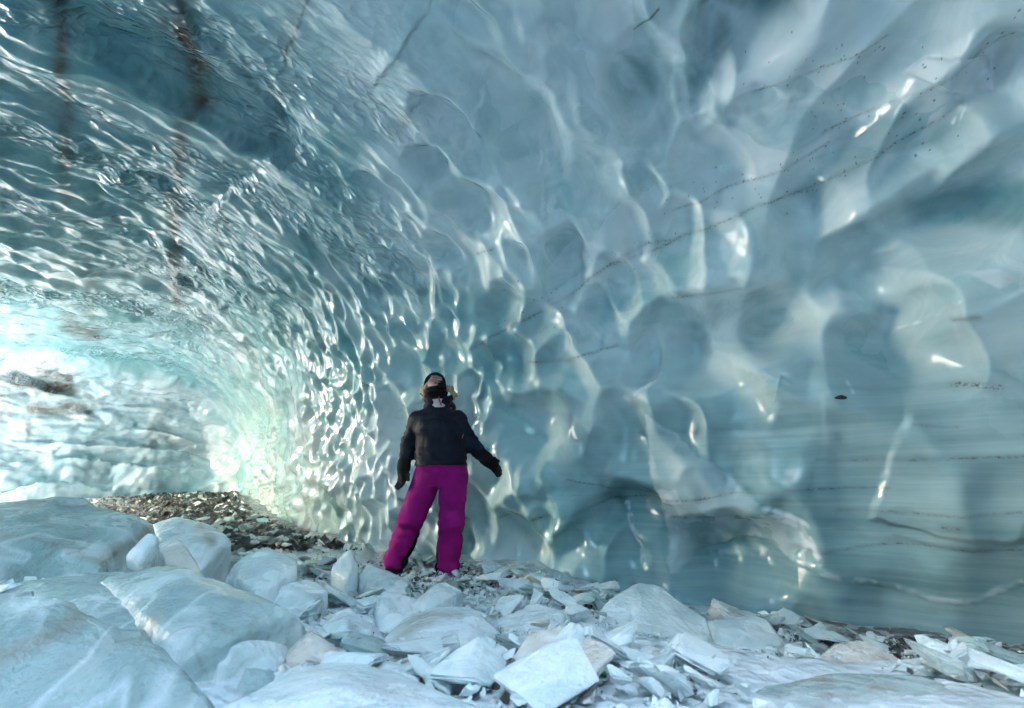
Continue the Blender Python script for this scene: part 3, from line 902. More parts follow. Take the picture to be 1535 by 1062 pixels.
ice_block('pointed white ice shard upright at the foot of the wall, left of the woman', [(496, 852, 3.2), (508, 834, 3.3), (528, 822, 3.3), (538, 850, 3.2), (520, 862, 3.1)], M_BLOCK, cat='ice shard', name='ice_shard', seed=9, res=30)
ice_block('thin flat ice slab just in front of the left boot of the woman as seen', [(522, 852, 3.45), (560, 846, 3.5), (616, 872, 3.3), (604, 888, 3.1), (548, 882, 3.1)], M_BLOCK, cat='ice block', name='flat_ice_block', seed=10)
ice_block('rounded white ice slab tilted in front of the right boot as seen', [(606, 918, 2.5), (640, 886, 2.72), (684, 868, 2.85), (694, 884, 2.78), (662, 906, 2.5), (622, 932, 2.3)], M_BLOCK, cat='ice block', name='flat_ice_block', seed=11, rnd=0.009)
ice_block('domed white ice boulder in the middle of the rubble, with a tan smear', [(562, 970, 1.98), (600, 930, 2.2), (650, 910, 2.3), (705, 905, 2.35), (758, 955, 2.1), (705, 988, 1.85), (630, 990, 1.8)], M_BLOCK,
          seed=12, res=54, rnd=0.014, stains=[([(590, 965), (620, 938), (640, 930)], 12, .55), ([(630, 928), (690, 922)], 7, .5)])
ice_block('bright white three sided ice chunk before the domed boulder', [(630, 976, 1.8), (650, 957, 1.9), (672, 957, 1.9), (695, 986, 1.72), (672, 1004, 1.63)], M_BLOCK, cat='ice chunk', name='ice_chunk', seed=13, res=32)
ice_block('leaf shaped ice slab leaning left of the rounded boulder by the wall', [(792, 998, 1.9), (825, 957, 2.08), (897, 932, 2.22), (887, 966, 2.08), (855, 997, 1.88)], M_BLOCK, cat='ice block', name='flat_ice_block', seed=14)
ice_block('large rounded white ice boulder standing against the dark foot of the wall', [(888, 950, 2.5), (903, 906, 2.7), (955, 872, 2.92), (1000, 879, 2.92), (1056, 922, 2.76), (1068, 956, 2.56), (1000, 968, 2.4), (920, 968, 2.4)], M_BLOCK, seed=15, res=58, rnd=0.014, chips=3)
ice_block('flat lobed ice slab lying right of the large rounded boulder', [(1058, 930, 2.72), (1130, 922, 2.88), (1192, 946, 2.82), (1168, 970, 2.6), (1080, 962, 2.5)], M_BLOCK, cat='ice block', name='flat_ice_block', seed=16)
ice_block('broad blue grey ice slab spread below the large rounded boulder', [(842, 998, 1.95), (920, 955, 2.3), (1040, 956, 2.36), (1200, 984, 2.2), (1218, 1032, 1.88), (1050, 1048, 1.68), (900, 1035, 1.68)], M_BLOCK, cat='ice block', name='flat_ice_block', seed=17, res=60, rough=0.008, rnd=0.009)
ice_block('small white ice chunk beside the tan slab, under the lobed slab', [(1165, 978, 2.3), (1190, 962, 2.38), (1212, 972, 2.35), (1205, 988, 2.25)], M_BLOCK, cat='ice chunk', name='ice_chunk', seed=18, res=28)
ice_block('tan dirt stained ice slab at the lower right, by the brown ground', [(1212, 966, 1.92), (1262, 968, 1.97), (1345, 985, 1.96), (1369, 1000, 1.86), (1330, 1020, 1.74), (1212, 1020, 1.7)], M_TAN, cat='ice block', name='flat_ice_block', seed=19, res=50, rough=0.008,
          stains=[([(1212, 1005), (1300, 1012), (1350, 1005)], 8, .7)])
ice_block('blurred pale ice slab at the bottom edge of the view, with a faint purple streak', [(300, 1085, 1.0), (400, 1008, 1.28), (540, 985, 1.42), (640, 1035, 1.25), (760, 1080, 1.0), (600, 1130, .82), (350, 1130, .85)], M_BLOCK, cat='ice block', name='flat_ice_block', seed=20, res=64, rough=0.008, rnd=0.009,
          stains=[([(550, 1042), (620, 1040)], 9, .25)])
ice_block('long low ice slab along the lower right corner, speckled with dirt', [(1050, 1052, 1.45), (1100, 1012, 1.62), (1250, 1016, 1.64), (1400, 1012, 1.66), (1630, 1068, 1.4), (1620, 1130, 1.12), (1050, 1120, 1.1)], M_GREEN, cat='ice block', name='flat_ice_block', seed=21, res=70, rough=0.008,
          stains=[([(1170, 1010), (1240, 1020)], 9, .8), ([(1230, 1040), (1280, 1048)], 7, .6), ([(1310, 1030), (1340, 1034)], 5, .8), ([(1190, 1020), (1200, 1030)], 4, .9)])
ice_block('upright white ice piece beside the broad grey green slab', [(318, 1004, 1.33), (395, 957, 1.62), (440, 934, 1.76), (428, 986, 1.5), (360, 1020, 1.28)], M_BLOCK, cat='ice chunk', name='ice_chunk', seed=22)
ice_block('dark grey stone lying in a dirty gap of the rubble, bottom centre', [(742, 1032, 1.42), (752, 1006, 1.5), (778, 1000, 1.52), (808, 1030, 1.4), (790, 1045, 1.34)], M_ROCK, cat='stone', name='stone', seed=23, res=34)
ice_block('small dark stone standing left of the larger grey stone, bottom centre', [(734, 1040, 1.36), (740, 1010, 1.42), (749, 1016, 1.42), (752, 1046, 1.33)], M_ROCK, cat='stone', name='stone', seed=24, res=26, rnd=0.005)
ice_block('grey ice slab in the rubble below the feet of the woman', [(560, 905, 2.65), (600, 892, 2.75), (640, 900, 2.65), (610, 930, 2.4), (565, 925, 2.4)], M_BLOCK, cat='ice block', name='flat_ice_block', seed=25)
ice_block('angular pale ice block right of the domed white boulder', [(740, 930, 2.45), (790, 900, 2.65), (850, 915, 2.6), (840, 950, 2.35), (770, 965, 2.2)], M_BLOCK, seed=26)
ice_block('split pale ice block in the rubble left of the domed boulder', [(470, 935, 2.05), (520, 905, 2.25), (560, 935, 2.1), (545, 975, 1.85), (480, 980, 1.8)], M_BLOCK, seed=27)
ice_block('grey faced ice block beside the bottom pale slab', [(430, 955, 1.75), (470, 945, 1.82), (520, 985, 1.6), (470, 1010, 1.45), (425, 990, 1.5)], M_TAN, seed=28)

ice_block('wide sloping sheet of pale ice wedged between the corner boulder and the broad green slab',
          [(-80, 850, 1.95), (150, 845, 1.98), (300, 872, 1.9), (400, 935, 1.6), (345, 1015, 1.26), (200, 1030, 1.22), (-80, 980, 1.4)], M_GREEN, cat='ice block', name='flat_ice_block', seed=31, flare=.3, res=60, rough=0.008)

# ------------------------------------------------------------------ loose chunks and chips
def hull_mesh(name, seed, n=10, dims=(1, .7, .38), bevel=0.04):
    rs = np.random.default_rng(seed)
    bm = bmesh.new()
    for k in range(n):
        v = rs.normal(size=3); v /= np.linalg.norm(v)
        v = np.sign(v) * np.abs(v) ** 0.8
        bm.verts.new(v * np.array(dims) * 0.5 * rs.uniform(0.8, 1.1))
    r = bmesh.ops.convex_hull(bm, input=bm.verts[:])
    loose = [v for v in bm.verts if not v.link_faces]
    bmesh.ops.delete(bm, geom=loose, context='VERTS')
    bmesh.ops.dissolve_limit(bm, angle_limit=0.25, verts=bm.verts[:], edges=bm.edges[:])
    if bevel:
        bmesh.ops.bevel(bm, geom=bm.edges[:], offset=bevel, segments=2, affect='EDGES', clamp_overlap=True)
        for f in bm.faces: f.smooth = True
    me = bpy.data.meshes.new(name)
    bm.to_mesh(me); bm.free()
    me.set_sharp_from_angle(angle=R(32))
    return me
def ground_hit(px, py):
    r = ray(px, py)
    r = r / r[1]
    D = np.linspace(0.6, 18, 900)
    z = CAM_Z + D * r[2]
    g = ground(D * r[0], D)
    k = np.argmax(z < g)
    return None if k == 0 else np.array([D[k] * r[0], D[k], g[k]])
def clear_of_blocks(p, s):
    return all(np.hypot(*(p[:2] - c)) > rr * 0.8 + 0.2 * s for c, rr in FOOT)
def in_cave(p, m):
    d, _, ins = plan_query(np.array([p[0]]), np.array([p[1]]))
    return bool(ins[0]) and d[0] > m
kinds = [('pale', M_BLOCK, 'pale angular ice chunk'), ('dirty', M_TAN, 'brown flecked ice chunk'),
         ('green', M_GREEN, 'grey green ice chunk')]
protos = {}
for kname, mt, _ in kinds:
    L = []
    for k in range(7):
        me = hull_mesh('ice_chunk', 40 + k * 3, 7 + k % 4, (1, random.uniform(.55, .9), random.uniform(.16, .38)))
        me.materials.append(mt); attr(me, 'dirt', np.zeros(len(me.vertices))); L.append(me)
    protos[kname] = L
CHUNKS = {}
made = 0
tries = 0
feet = [U(590, 856, 4.03)[:2], U(672, 868, 3.98)[:2]]
while made < 292 and tries < 6000:
    tries += 1
    px, py = rng.uniform(190, 1540), rng.uniform(785, 1062)
    p = ground_hit(px, py)
    if p is None or p[1] > 8: continue
    s = float(np.exp(rng.normal(math.log(0.062 * p[1] + 0.035), 0.5)))
    s = min(s, 0.32)
    if not in_cave(p, s * 0.4) or not clear_of_blocks(p, s): continue
    if min(np.hypot(*(p[:2] - f)) for f in feet) < 0.16 + s * .5: continue
    u = rng.random()
    kk = 0 if u < 0.74 else (1 if u < 0.86 else 2)
    kname, mt, lab = kinds[kk]
    o = bpy.data.objects.new('ice_chunk', protos[kname][int(rng.integers(7))])
    C.objects.link(o)
    o.location = (p[0], p[1], p[2] + 0.03 + 0.14 * s)
    o.rotation_euler = (rng.normal(0, .30), rng.normal(0, .30), rng.uniform(0, 6.28))
    o.scale = (s, s * rng.uniform(.8, 1.2), s * rng.uniform(.8, 1.3))
    tag(o, None, 'ice chunk', 'broken ice chunks strewn across the cave floor')
    mk, mp_ = min(MARKS, key=lambda m: np.hypot(*(m[1][:2] - p[:2])))
    dx, dy = p[0] - mp_[0], p[1] - mp_[1]
    near_ = 'close ' if math.hypot(dx, dy) < 0.5 else ('well ' if math.hypot(dx, dy) > 1.0 else '')
    where = near_ + ('right of' if dx > 0 else 'left of') if abs(dx) > abs(dy) else ('behind' if dy > 0 else 'in front of')
    where = where.replace('close in front', 'close before').replace('before of', 'before')
    CHUNKS.setdefault((lab, where, mk), []).append((-s, made, o))
    made += 1
TEENS = ['ninth', 'tenth', 'eleventh', 'twelfth', 'thirteenth', 'fourteenth', 'fifteenth', 'sixteenth', 'seventeenth', 'eighteenth', 'nineteenth', 'twentieth']
ORD = ['largest', 'second largest', 'third largest', 'fourth largest', 'fifth largest', 'sixth largest', 'seventh largest', 'eighth largest'] + [w + ' largest' for w in TEENS]
ORD += [t + ' ' + w + ' largest' for t in ('twenty', 'thirty') for w in ('first', 'second', 'third', 'fourth', 'fifth', 'sixth', 'seventh', 'eighth', 'ninth')]
for (lab, where, mk), L in CHUNKS.items():
    for k, (_, _, o) in enumerate(sorted(L)):
        o['label'] = (ORD[k] + ' ' if len(L) > 1 and k < len(ORD) else ('small ' if len(L) > 1 else '')) + lab + ' ' + where + ' ' + mk

def chips(name, label, mat, n, area, smin_, smax_, seed, flat=0.4, lift=0.02):
    """thousands of chips joined in one mesh"""
    rs = np.random.default_rng(seed)
    pv, pf = [], []
    for k in range(10):
        me = hull_mesh('chip', seed * 31 + k, 8, (1, .7, flat), 0)
        bm = bmesh.new(); bm.from_mesh(me); bmesh.ops.triangulate(bm, faces=bm.faces[:])
        pv.append(np.array([v.co[:] for v in bm.verts])); bm.verts.index_update()
        pf.append(np.array([[v.index for v in f.verts] for f in bm.faces]))
        bm.free(); bpy.data.meshes.remove(me)
    VV, FF, off, c = [], [], 0, 0
    pts = area(rs, n * 3)
    d, _, ins = plan_query(pts[:, 0], pts[:, 1])
    pts = pts[ins & (d > 0.03)][:n]
    zz = ground(pts[:, 0], pts[:, 1])
    for (x, y), z in zip(pts, zz):
        if any((x - c[0]) ** 2 + (y - c[1]) ** 2 < (0.75 * rr) ** 2 for c, rr in FOOT): continue
        k = rs.integers(10)
        s = smin_ * (smax_ / smin_) ** (rs.random() ** 1.8)
        e = rs.normal(0, .5, 2); a = rs.uniform(0, 6.28)
        M = np.array((Matrix.Rotation(a, 3, 'Z') @ Matrix.Rotation(e[0], 3, 'X') @ Matrix.Rotation(e[1], 3, 'Y')))
        VV.append((pv[k] * s) @ M.T + np.array([x, y, z + lift + 0.2 * s]))
        FF.append(pf[k] + off); off += len(pv[k])
    V, F = np.concatenate(VV), np.concatenate(FF)
    me = mesh_np(name, V, F, smooth=False)
    attr(me, 'dirt', np.zeros(len(V)))
    o = link(name, me, mat)
    tag(o, label, kind='stuff')
    return o
def near_area(rs, n):
    y = 0.9 + 4.6 * rs.random(n) ** 0.9
    x = rs.uniform(-0.95, 1.25, n) * (y * 0.85 + 0.5)
    return np.stack([x, y], 1)
def far_area(rs, n):
    y = 5.0 + 9.5 * rs.random(n)
    x = -0.62 * y + 0.9 + rs.normal(0, 1, n) * (0.16 * y)
    return np.stack([x, y], 1)
def right_area(rs, n):
    x = rs.uniform(1.4, 3.4, n); y = rs.uniform(1.3, 3.2, n)
    return np.stack([x, y], 1)
chips('ice_rubble', 'crushed pale ice chips filling the gaps between the blocks', M_BLOCK, 5200, near_area, 0.012, 0.085, 5)
def feet_area(rs, n):
    return np.stack([rs.normal(-0.55, 0.75, n), rs.normal(3.75, 0.38, n)], 1)
chips('foot_rubble', 'small ice crumbs trodden around the boots of the woman', M_BLOCK, 1500, feet_area, 0.012, 0.10, 15, .4)
chips('foot_gravel', 'dark grit between the ice crumbs around the boots', M_FLAKE, 900, feet_area, 0.01, 0.06, 16, .4)
chips('dirty_rubble', 'dirty brown ice crumbs scattered through the rubble', M_TAN, 1300, near_area, 0.012, 0.06, 6)
chips('dark_gravel', 'dark stones scattered through the rubble', M_ROCK, 900, near_area, 0.008, 0.04, 7, .6)
chips('far_rubble', 'pale ice flakes over the dark ground down the passage', M_FLAKE, 5200, far_area, 0.03, 0.2, 8, .3)
chips('far_gravel', 'dark stones over the ground down the passage', M_ROCK, 4200, far_area, 0.03, 0.13, 9, .5)
chips('brown_gravel', 'dark brown gravel at the foot of the wall on the right', M_ROCK, 1500, right_area, 0.008, 0.05, 10, .6)

chips('far_ice_chips', 'few white ice chips over the ground down the passage', M_BLOCK, 420, far_area, 0.05, 0.26, 12, .3)
# a stone frozen into the wall
pw, nw = wall_point(1261, 597)
me = hull_mesh('embedded_stone', 77, 12, (0.085, 0.05, 0.034), 0.004)
M_BROWN = plain('brown_stone', (0.07, 0.04, 0.03), 0.5, (0.03, 0.02, 0.018), 60, 0.5)
o = link('embedded_stone', me, M_BROWN)
o.location = pw + nw * 0.005
o.rotation_euler = (0, 0, -0.5)
tag(o, 'small dark brown stone frozen into the wall at the right', 'stone')

# ------------------------------------------------------------------ the woman
DP = 4.0
def cone(p, a, b, ra, rb):
    a, b = np.asarray(a, float), np.asarray(b, float)
    ab = b - a
    t = np.clip(((p - a) @ ab) / (ab @ ab), 0, 1)
    return np.linalg.norm(p - a - t[:, None] * ab, axis=1) - (ra + (rb - ra) * t)
def chain(p, pts, rads, k):
    d = None
    for i in range(len(pts) - 1):
        e = cone(p, pts[i], pts[i + 1], rads[i], rads[i + 1])
        d = e if d is None else smin(d, e, k)
    return d
def ell(p, c, r):
    c, r = np.asarray(c, float), np.asarray(r, float)
    q = np.linalg.norm((p - c) / r, axis=1)
    q2 = np.linalg.norm((p - c) / (r * r), axis=1) + 1e-9
    return q * (q - 1) / q2
def column(p, zs, cx, cyy, a, b, pw=2.3):
    z = p[:, 2]
    o = np.argsort(zs); zs = np.array(zs)[o]
    f = lambda v: np.interp(z, zs, np.array(v)[o])
    A, B = f(a), f(b)
    q = (np.abs((p[:, 0] - f(cx)) / A) ** pw + np.abs((p[:, 1] - f(cyy)) / B) ** pw) ** (1 / pw)
    d = (q - 1) * np.minimum(A, B)
    return np.maximum(d, np.maximum(zs[0] - z, z - zs[-1]))

HC = U(651.5, 579, DP + .005)
ROT = np.array(Matrix.Rotation(R(14), 3, 'Z') @ Matrix.Rotation(R(9), 3, 'Y') @ Matrix.Rotation(R(-34), 3, 'X'))
loc = lambda p: (p - HC) @ ROT                  # world -> head space (x right, -y forward, z up)
wld = lambda q: HC + np.asarray(q, float) @ ROT.T

person = bpy.data.objects.new('person', None)
C.objects.link(person)
person.location = (-0.73, 4.0, -0.02)
tag(person, 'woman in dark navy jacket and magenta ski trousers, standing before the wall and looking up', 'person')
PL = np.array(person.location)
def garment(name, f, lo, hi, h, mat, attrs=None, parent=person):
    V, F = surface_nets(f, lo, hi, h)
    me = mesh_np(name, V - PL, F)
    if attrs: attr(me, attrs[0], attrs[1](V))
    o = bpy.data.objects.new(name, me)
    C.objects.link(o)
    o.data.materials.append(mat)
    o.parent = parent
    return o

# joints, viewer's left first
sh = [U(627, 631, DP + .01), U(684, 629, DP + .01)]
elb = [U(613, 664, DP + .05), U(707, 666, DP + .03)]
wri = [U(605, 702, DP - .02), U(731, 690, DP - .10)]
hip = [U(643, 714, DP), U(680, 714, DP)]
kne = [U(618, 776, DP - .06), U(677, 782, DP - .05)]
ank = [U(591, 842, DP + .03), U(671, 856, DP + .01)]
zof = lambda py: U(655, py, DP)[2]
M2 = lambda px, py: U(px, py, DP)[0]

# --- jacket
def fab(name, c, c2, rough=0.75, sheen=0.0, scale=220):
    t = NT(name); p = t.pos()
    n = t.noise(p, 9, 4, 0.6); w = t.noise(p, scale, 2)
    t.set(Base_Color=t.mix(t.val(n, 0.3, 0.7), c, c2), Roughness=rough, Sheen_Weight=sheen, Specular_IOR_Level=0.25,
          Normal=t.bump(w, 0.25, 0.002, t.bump(n, 0.25, 0.01)))
    return t.m
M_NAVY = fab('navy_shell_fabric', (0.0045, 0.009, 0.024), (0.0025, 0.005, 0.013), 0.6)
M_MAG = fab('magenta_shell_fabric', (0.37, 0.002, 0.18), (0.24, 0.0015, 0.12), 0.8)
M_BLACK = fab('black_fabric', (0.010, 0.010, 0.011), (0.006, 0.006, 0.007), 0.8)
M_ORANGE = plain('orange_trim', (0.55, 0.12, 0.07), 0.6)
M_RED = plain('red_zip', (0.55, 0.03, 0.04), 0.5)
M_WHITE = fab('white_fleece', (0.62, 0.60, 0.62), (0.52, 0.50, 0.54), 0.9)

tz = [zof(y) for y in (699, 690, 672, 655, 640, 626, 616, 610, 604)]
tcx = [M2(x, y) for x, y in ((661, 699), (661, 690), (661, 672), (659, 655), (657, 640), (655, 626), (655, 616), (655, 610), (656, 604))]
tcy = [DP, DP, DP, DP - .01, DP - .01, DP + .01, DP + .02, DP + .03, DP + .03]
ta = [.226, .228, .212, .202, .20, .184, .138, .104, .085]
tb = [.168, .165, .15, .148, .152, .140, .118, .10, .085]
def wr(p, s, k=1.0):
    return k * (0.006 * gn(p * np.array([8, 8, 13]) + s) + 0.0075 * np.abs(gn((p + 0.25 * p[:, [2, 0, 1]]) * np.array([9, 9, 21]) + s)) + 0.002 * gn(p * 45 + s))
def jacket_f(p):
    d = column(p, tz, tcx, tcy, ta, tb)
    for s in (0, 1):
        e = chain(p, [sh[s] + np.array([.035 if s == 0 else -.035, 0, .0]), sh[s], elb[s], wri[s]], [.085, .083, .069, .054], .03)
        # creases at the elbow
        t = np.linalg.norm(p - elb[s], axis=1)
        e = e + 0.006 * np.sin(p[:, 2] * 120 + 4 * gn(p * 7)) * np.exp(-(t / .09) ** 2)
        d = smin(d, e, .035)
    # hem band
    d = d + 0.006 * sst(zof(688), zof(691), p[:, 2]) - 0.004 * sst(zof(694), zof(699), p[:, 2])
    d = d + wr(p, 3.0, 2.0)
    # centre zip placket
    zc = np.interp(p[:, 2], tz[::-1], tcx[::-1])
    front = p[:, 1] < DP - .05
    d = d + np.where(front, 0.004 * np.exp(-((p[:, 0] - zc - .012) / .006) ** 2), 0)
    # slanted chest pockets
    for s in (-1, 1):
        q = np.abs((p[:, 0] - zc) - s * (.125 - .10 * (p[:, 2] - zof(665))))
        on = sst(zof(678), zof(674), p[:, 2]) * sst(zof(648), zof(653), p[:, 2])
        d = d + np.where(front, 0.004 * on * np.exp(-(q / .006) ** 2), 0)
    d = np.maximum(d, zof(699.5) - p[:, 2] + np.where(p[:, 0] < M2(618, 690), -9, 0) + np.where(p[:, 0] > M2(708, 690), -9, 0))
    return d
lo = np.array([M2(596, 690), DP - .26, zof(712)]); hi = np.array([M2(742, 640), DP + .26, zof(596)])
jacket = garment('jacket', jacket_f, lo, hi, .0075, M_NAVY)

# collar standing open round the neck, hood bunched behind
cc = U(656, 607, DP + .03)
def collar_f(p):
    q = p - cc
    q = q - np.outer(q[:, 2], np.array([0.02, .12, 0]))
    h = q[:, 2]
    r = np.hypot(q[:, 0], q[:, 1] * 1.05)
    rad = .096 + .60 * np.clip(h, -.04, .12)
    d = np.abs(r - rad) - .011
    ang = np.abs(np.arctan2(q[:, 0] - .01, -q[:, 1]))
    topz = .056 + .050 * sst(.5, 1.6, ang) + .01 * gn(p * 18)
    d = smax(d, h - topz, .012); d = smax(d, -.05 - h, .01)
    d = smax(d, (0.30 + 3.2 * np.clip(h, 0, .1)) * .08 - ang * .08, .01)
    hood = ell(p, cc + np.array([0.0, .12, -.01]), (.15, .085, .085)) + 0.006 * gn(p * 22)
    return smin(d, hood, .03) + 0.003 * gn(p * 30)
garment('collar', collar_f, cc - [.22, .2, .1], cc + [.22, .24, .16], .006, M_NAVY)

def shirt_f(p):
    return cone(p, U(657, 612, DP - .01), U(657, 598, DP - .005), .070, .058) + .003 * gn(p * 30)
garment('inner_collar', shirt_f, cc - [.13, .16, .13], cc + [.13, .12, .12], .006, M_WHITE)
def zip_f(p):
    return chain(p, [U(657.5, 595, DP - .074), U(659, 601, DP - .076), U(661.5, 608, DP - .082)], [.006, .007, .006], .004)
garment('collar_zip', zip_f, cc - [.04, .2, .1], cc + [.07, .0, .12], .003, M_RED)

def gaiter_f(p):
    d = chain(p, [U(656, 598, DP + .01), U(657, 590, DP - .005), U(657, 583, DP - .02)], [.064, .078, .078], .02)
    d = smin(d, ell(p, wld((0, -.030, -.094)), (.074, .080, .044)), .03)
    return d + .005 * np.sin(p[:, 2] * 210 + 5 * gn(p * 9)) * .7 + .003 * gn(p * 28)
gc = U(656, 588, DP)
garment('neck_warmer', gaiter_f, gc - [.14, .16, .16], gc + [.14, .16, .13], .005, M_BLACK)

# chest badge: a row of tiny stitched letters, and the pocket pulls
def bars(name, cen, right, up, nrm, items, mat, depth=.004):
    bm = bmesh.new()
    for (x, y, w, h) in items:
        vs = []
        for dz in (0, 1):
            for (sx, sy) in ((-1, -1), (1, -1), (1, 1), (-1, 1)):
                vs.append(bm.verts.new(cen + right * (x + sx * w / 2) + up * (y + sy * h / 2) + nrm * depth * dz - PL))
        for f in ((4, 5, 6, 7), (0, 1, 5, 4), (1, 2, 6, 5), (2, 3, 7, 6), (3, 0, 4, 7), (3, 2, 1, 0)):
            bm.faces.new([vs[i] for i in f])
    me = bpy.data.meshes.new(name); bm.to_mesh(me); bm.free()
    o = bpy.data.objects.new(name, me); C.objects.link(o); me.materials.append(mat); o.parent = person
    return o
def surf_front(px, py):
    """front surface of the jacket at a photograph pixel"""
    Ds = np.linspace(DP - .30, DP + .1, 400)
    pts = np.array([U(px, py, D) for D in Ds])
    k = np.argmax(jacket_f(pts) < 0)
    return pts[k]
b0 = surf_front(677, 612)
its = []
for k in range(6):
    x = -.024 + k * .0095
    its += [(x - .0025, 0, .002, .011), (x + .0025, 0, .002, .011), (x, (.0045, 0, -.0045)[k % 3], .004, .002)]
b1, b2 = surf_front(673, 612), surf_front(681, 612)
rt = (b2 - b1) / np.linalg.norm(b2 - b1); upv = np.array([0, .3, .95]); nn = np.cross(rt, upv); nn /= np.linalg.norm(nn)
if nn[1] > 0: nn = -nn
bars('chest_logo', b0, rt, upv, nn, its, M_ORANGE, .006)
pz = surf_front(693.5, 655)
bars('pocket_pull', pz, np.array([.94, 0, -.34]), np.array([.34, -.1, .93]), np.array([0, -1., 0]), [(0, 0, .006, .045)], M_ORANGE, .008)

# --- trousers
tro_z = [zof(y) for y in (690, 700, 710, 722, 730)]
def leg_f(p, s):
    o = -1 if s == 0 else 1
    pts = [hip[s], (hip[s] * .5 + kne[s] * .5) + np.array([0, -.01, 0]), kne[s], (kne[s] * .5 + ank[s] * .5) + np.array([0, .02, 0]), ank[s]]
    d = chain(p, pts, [.118, .112, .104, .098, .093], .03)
    ax = ank[s] - kne[s]; ax = ax / np.linalg.norm(ax)
    h = (p - ank[s]) @ ax
    d = d + 0.004 * np.sin(h * 75 + 5 * gn(p * 6 + s * 9)) * np.exp(-((h + .33) / .11) ** 2)
    d = d + 0.009 * np.sin(h * 60 + 6 * gn(p * 5 + s * 5)) * np.exp(-((h + .03) / .09) ** 2)
    d = d - 0.012 * np.exp(-(((p - kne[s]) @ np.array([0, -1, 0]) - .09) / .05) ** 2) * np.exp(-((p[:, 2] - kne[s][2]) / .07) ** 2)
    return smax(d, h - .055, .012)
def tro_f(p):
    d = column(p, tro_z, [M2(661, 690), M2(661, 700), M2(661, 710), M2(661, 722), M2(661, 728)], [DP] * 5, [.205, .217, .222, .215, .19], [.14, .15, .155, .14, .12])
    legs = np.minimum(leg_f(p, 0), leg_f(p, 1))
    d = smin(d, legs, .04)
    d = d + wr(p, 8.0, 1.7)
    d = d + 0.004 * np.exp(-(np.abs(p[:, 0] - M2(661, 715)) / .006) ** 2) * (p[:, 2] > zof(722)) * (p[:, 1] < DP)
    return d
lo = np.array([M2(562, 840), DP - .25, zof(872)]); hi = np.array([M2(716, 740), DP + .27, zof(692)])
garment('trousers', tro_f, lo, hi, .0085, M_MAG)
def cuff(s, a, b, r):
    """black scuff guard on the inner lower leg"""
    def f(p): return smax(tro_f(p) - .0065, cone(p, a, b, r * .75, r), .004)
    l = np.minimum(a, b) - r - .02; h = np.maximum(a, b) + r + .02
    garment('cuff_guard', f, l, h, .006, M_BLACK)
cuff(0, U(628, 806, DP + .0), U(607, 850, DP + .05), .078)
cuff(1, U(652, 828, DP + .0), U(653, 868, DP + .02), .072)

# --- boots
def boot_f(s, toe):
    a = ank[s] + np.array([0, .02, -.02])
    foot = ank[s].copy(); foot[2] = ank[s][2] - .105
    t = foot + np.array(toe)
    heel = foot + np.array([-toe[0] * .3, .05, 0])
    def f(p):
        d = cone(p, a, foot + np.array([0, 0, .035]), .072, .06)
        d = smin(d, chain(p, [heel + np.array([0, 0, .015]), foot + np.array([0, 0, .02]), t], [.05, .052, .045], .03), .04)
        d = smax(d, (foot[2] - .045) - p[:, 2], .01)
        d = d - .008 * sst(foot[2] - .018, foot[2] - .024, p[:, 2])
        return d + .002 * gn(p * 40)
    c = foot
    return garment('boot', f, c - [.24, .32, .09], c + [.24, .2, .2], .007, M_BLACK)
boot_f(0, (-.05, -.17, -.01)); boot_f(1, (.03, -.18, -.01))

# --- gloves: palm, four fingers of unequal length, thumb
def glove(w, d, side, back, spread, curl, thumb_dir):
    """w wrist, d pointing direction of the hand, side direction towards the thumb"""
    d = np.array(d, float); d /= np.linalg.norm(d)
    side = np.array(side, float); side -= d * (side @ d); side /= np.linalg.norm(side)
    nrm = np.cross(d, side)
    palm = [w, w + d * .05, w + d * .10]
    def f(p):
        e = cone(p, w - d * .05, w + d * .02, .056, .047)
        for k in (-1, 1):
            e = smin(e, cone(p, w + d * .02 + side * .018 * k, w + d * .095 + side * .024 * k, .028, .027), .03)
        for i, (u, L) in enumerate(((.036, .075), (.012, .086), (-.012, .080), (-.035, .062))):
            b = w + d * .095 + side * u
            m = b + (d + side * u * spread) * L * .5 + nrm * curl * .012
            q = m + (d * .8 + nrm * curl * .55) * L * .55
            e = smin(e, chain(p, [b, m, q], [.0165, .0155, .013], .006), .010)
        td = np.array(thumb_dir, float); td /= np.linalg.norm(td)
        tb_ = w + d * .03 + side * .034
        e = smin(e, chain(p, [tb_, tb_ + (td * .7 + d * .3) * .045, tb_ + td * .045 + d * .05], [.021, .018, .014], .008), .014)
        e = smin(e, np.abs(cone(p, w - d * .02, w + d * .0, .055, .053)) - .004, .006)     # wrist strap
        return e + .0015 * gn(p * 50)
    c = w + d * .08
    return garment('glove', f, c - .17, c + .17, .0045, M_BLACK)
dl = U(601, 737, DP - .06) - wri[0]
glove(wri[0], dl, (.75, -.66, .1), None, .4, 1.0, (.75, -.5, -.5))
dr = U(749, 707, DP - .15) - wri[1]
glove(wri[1], dr, (.35, -.7, .5), None, .2, .6, (.5, -.6, .3))

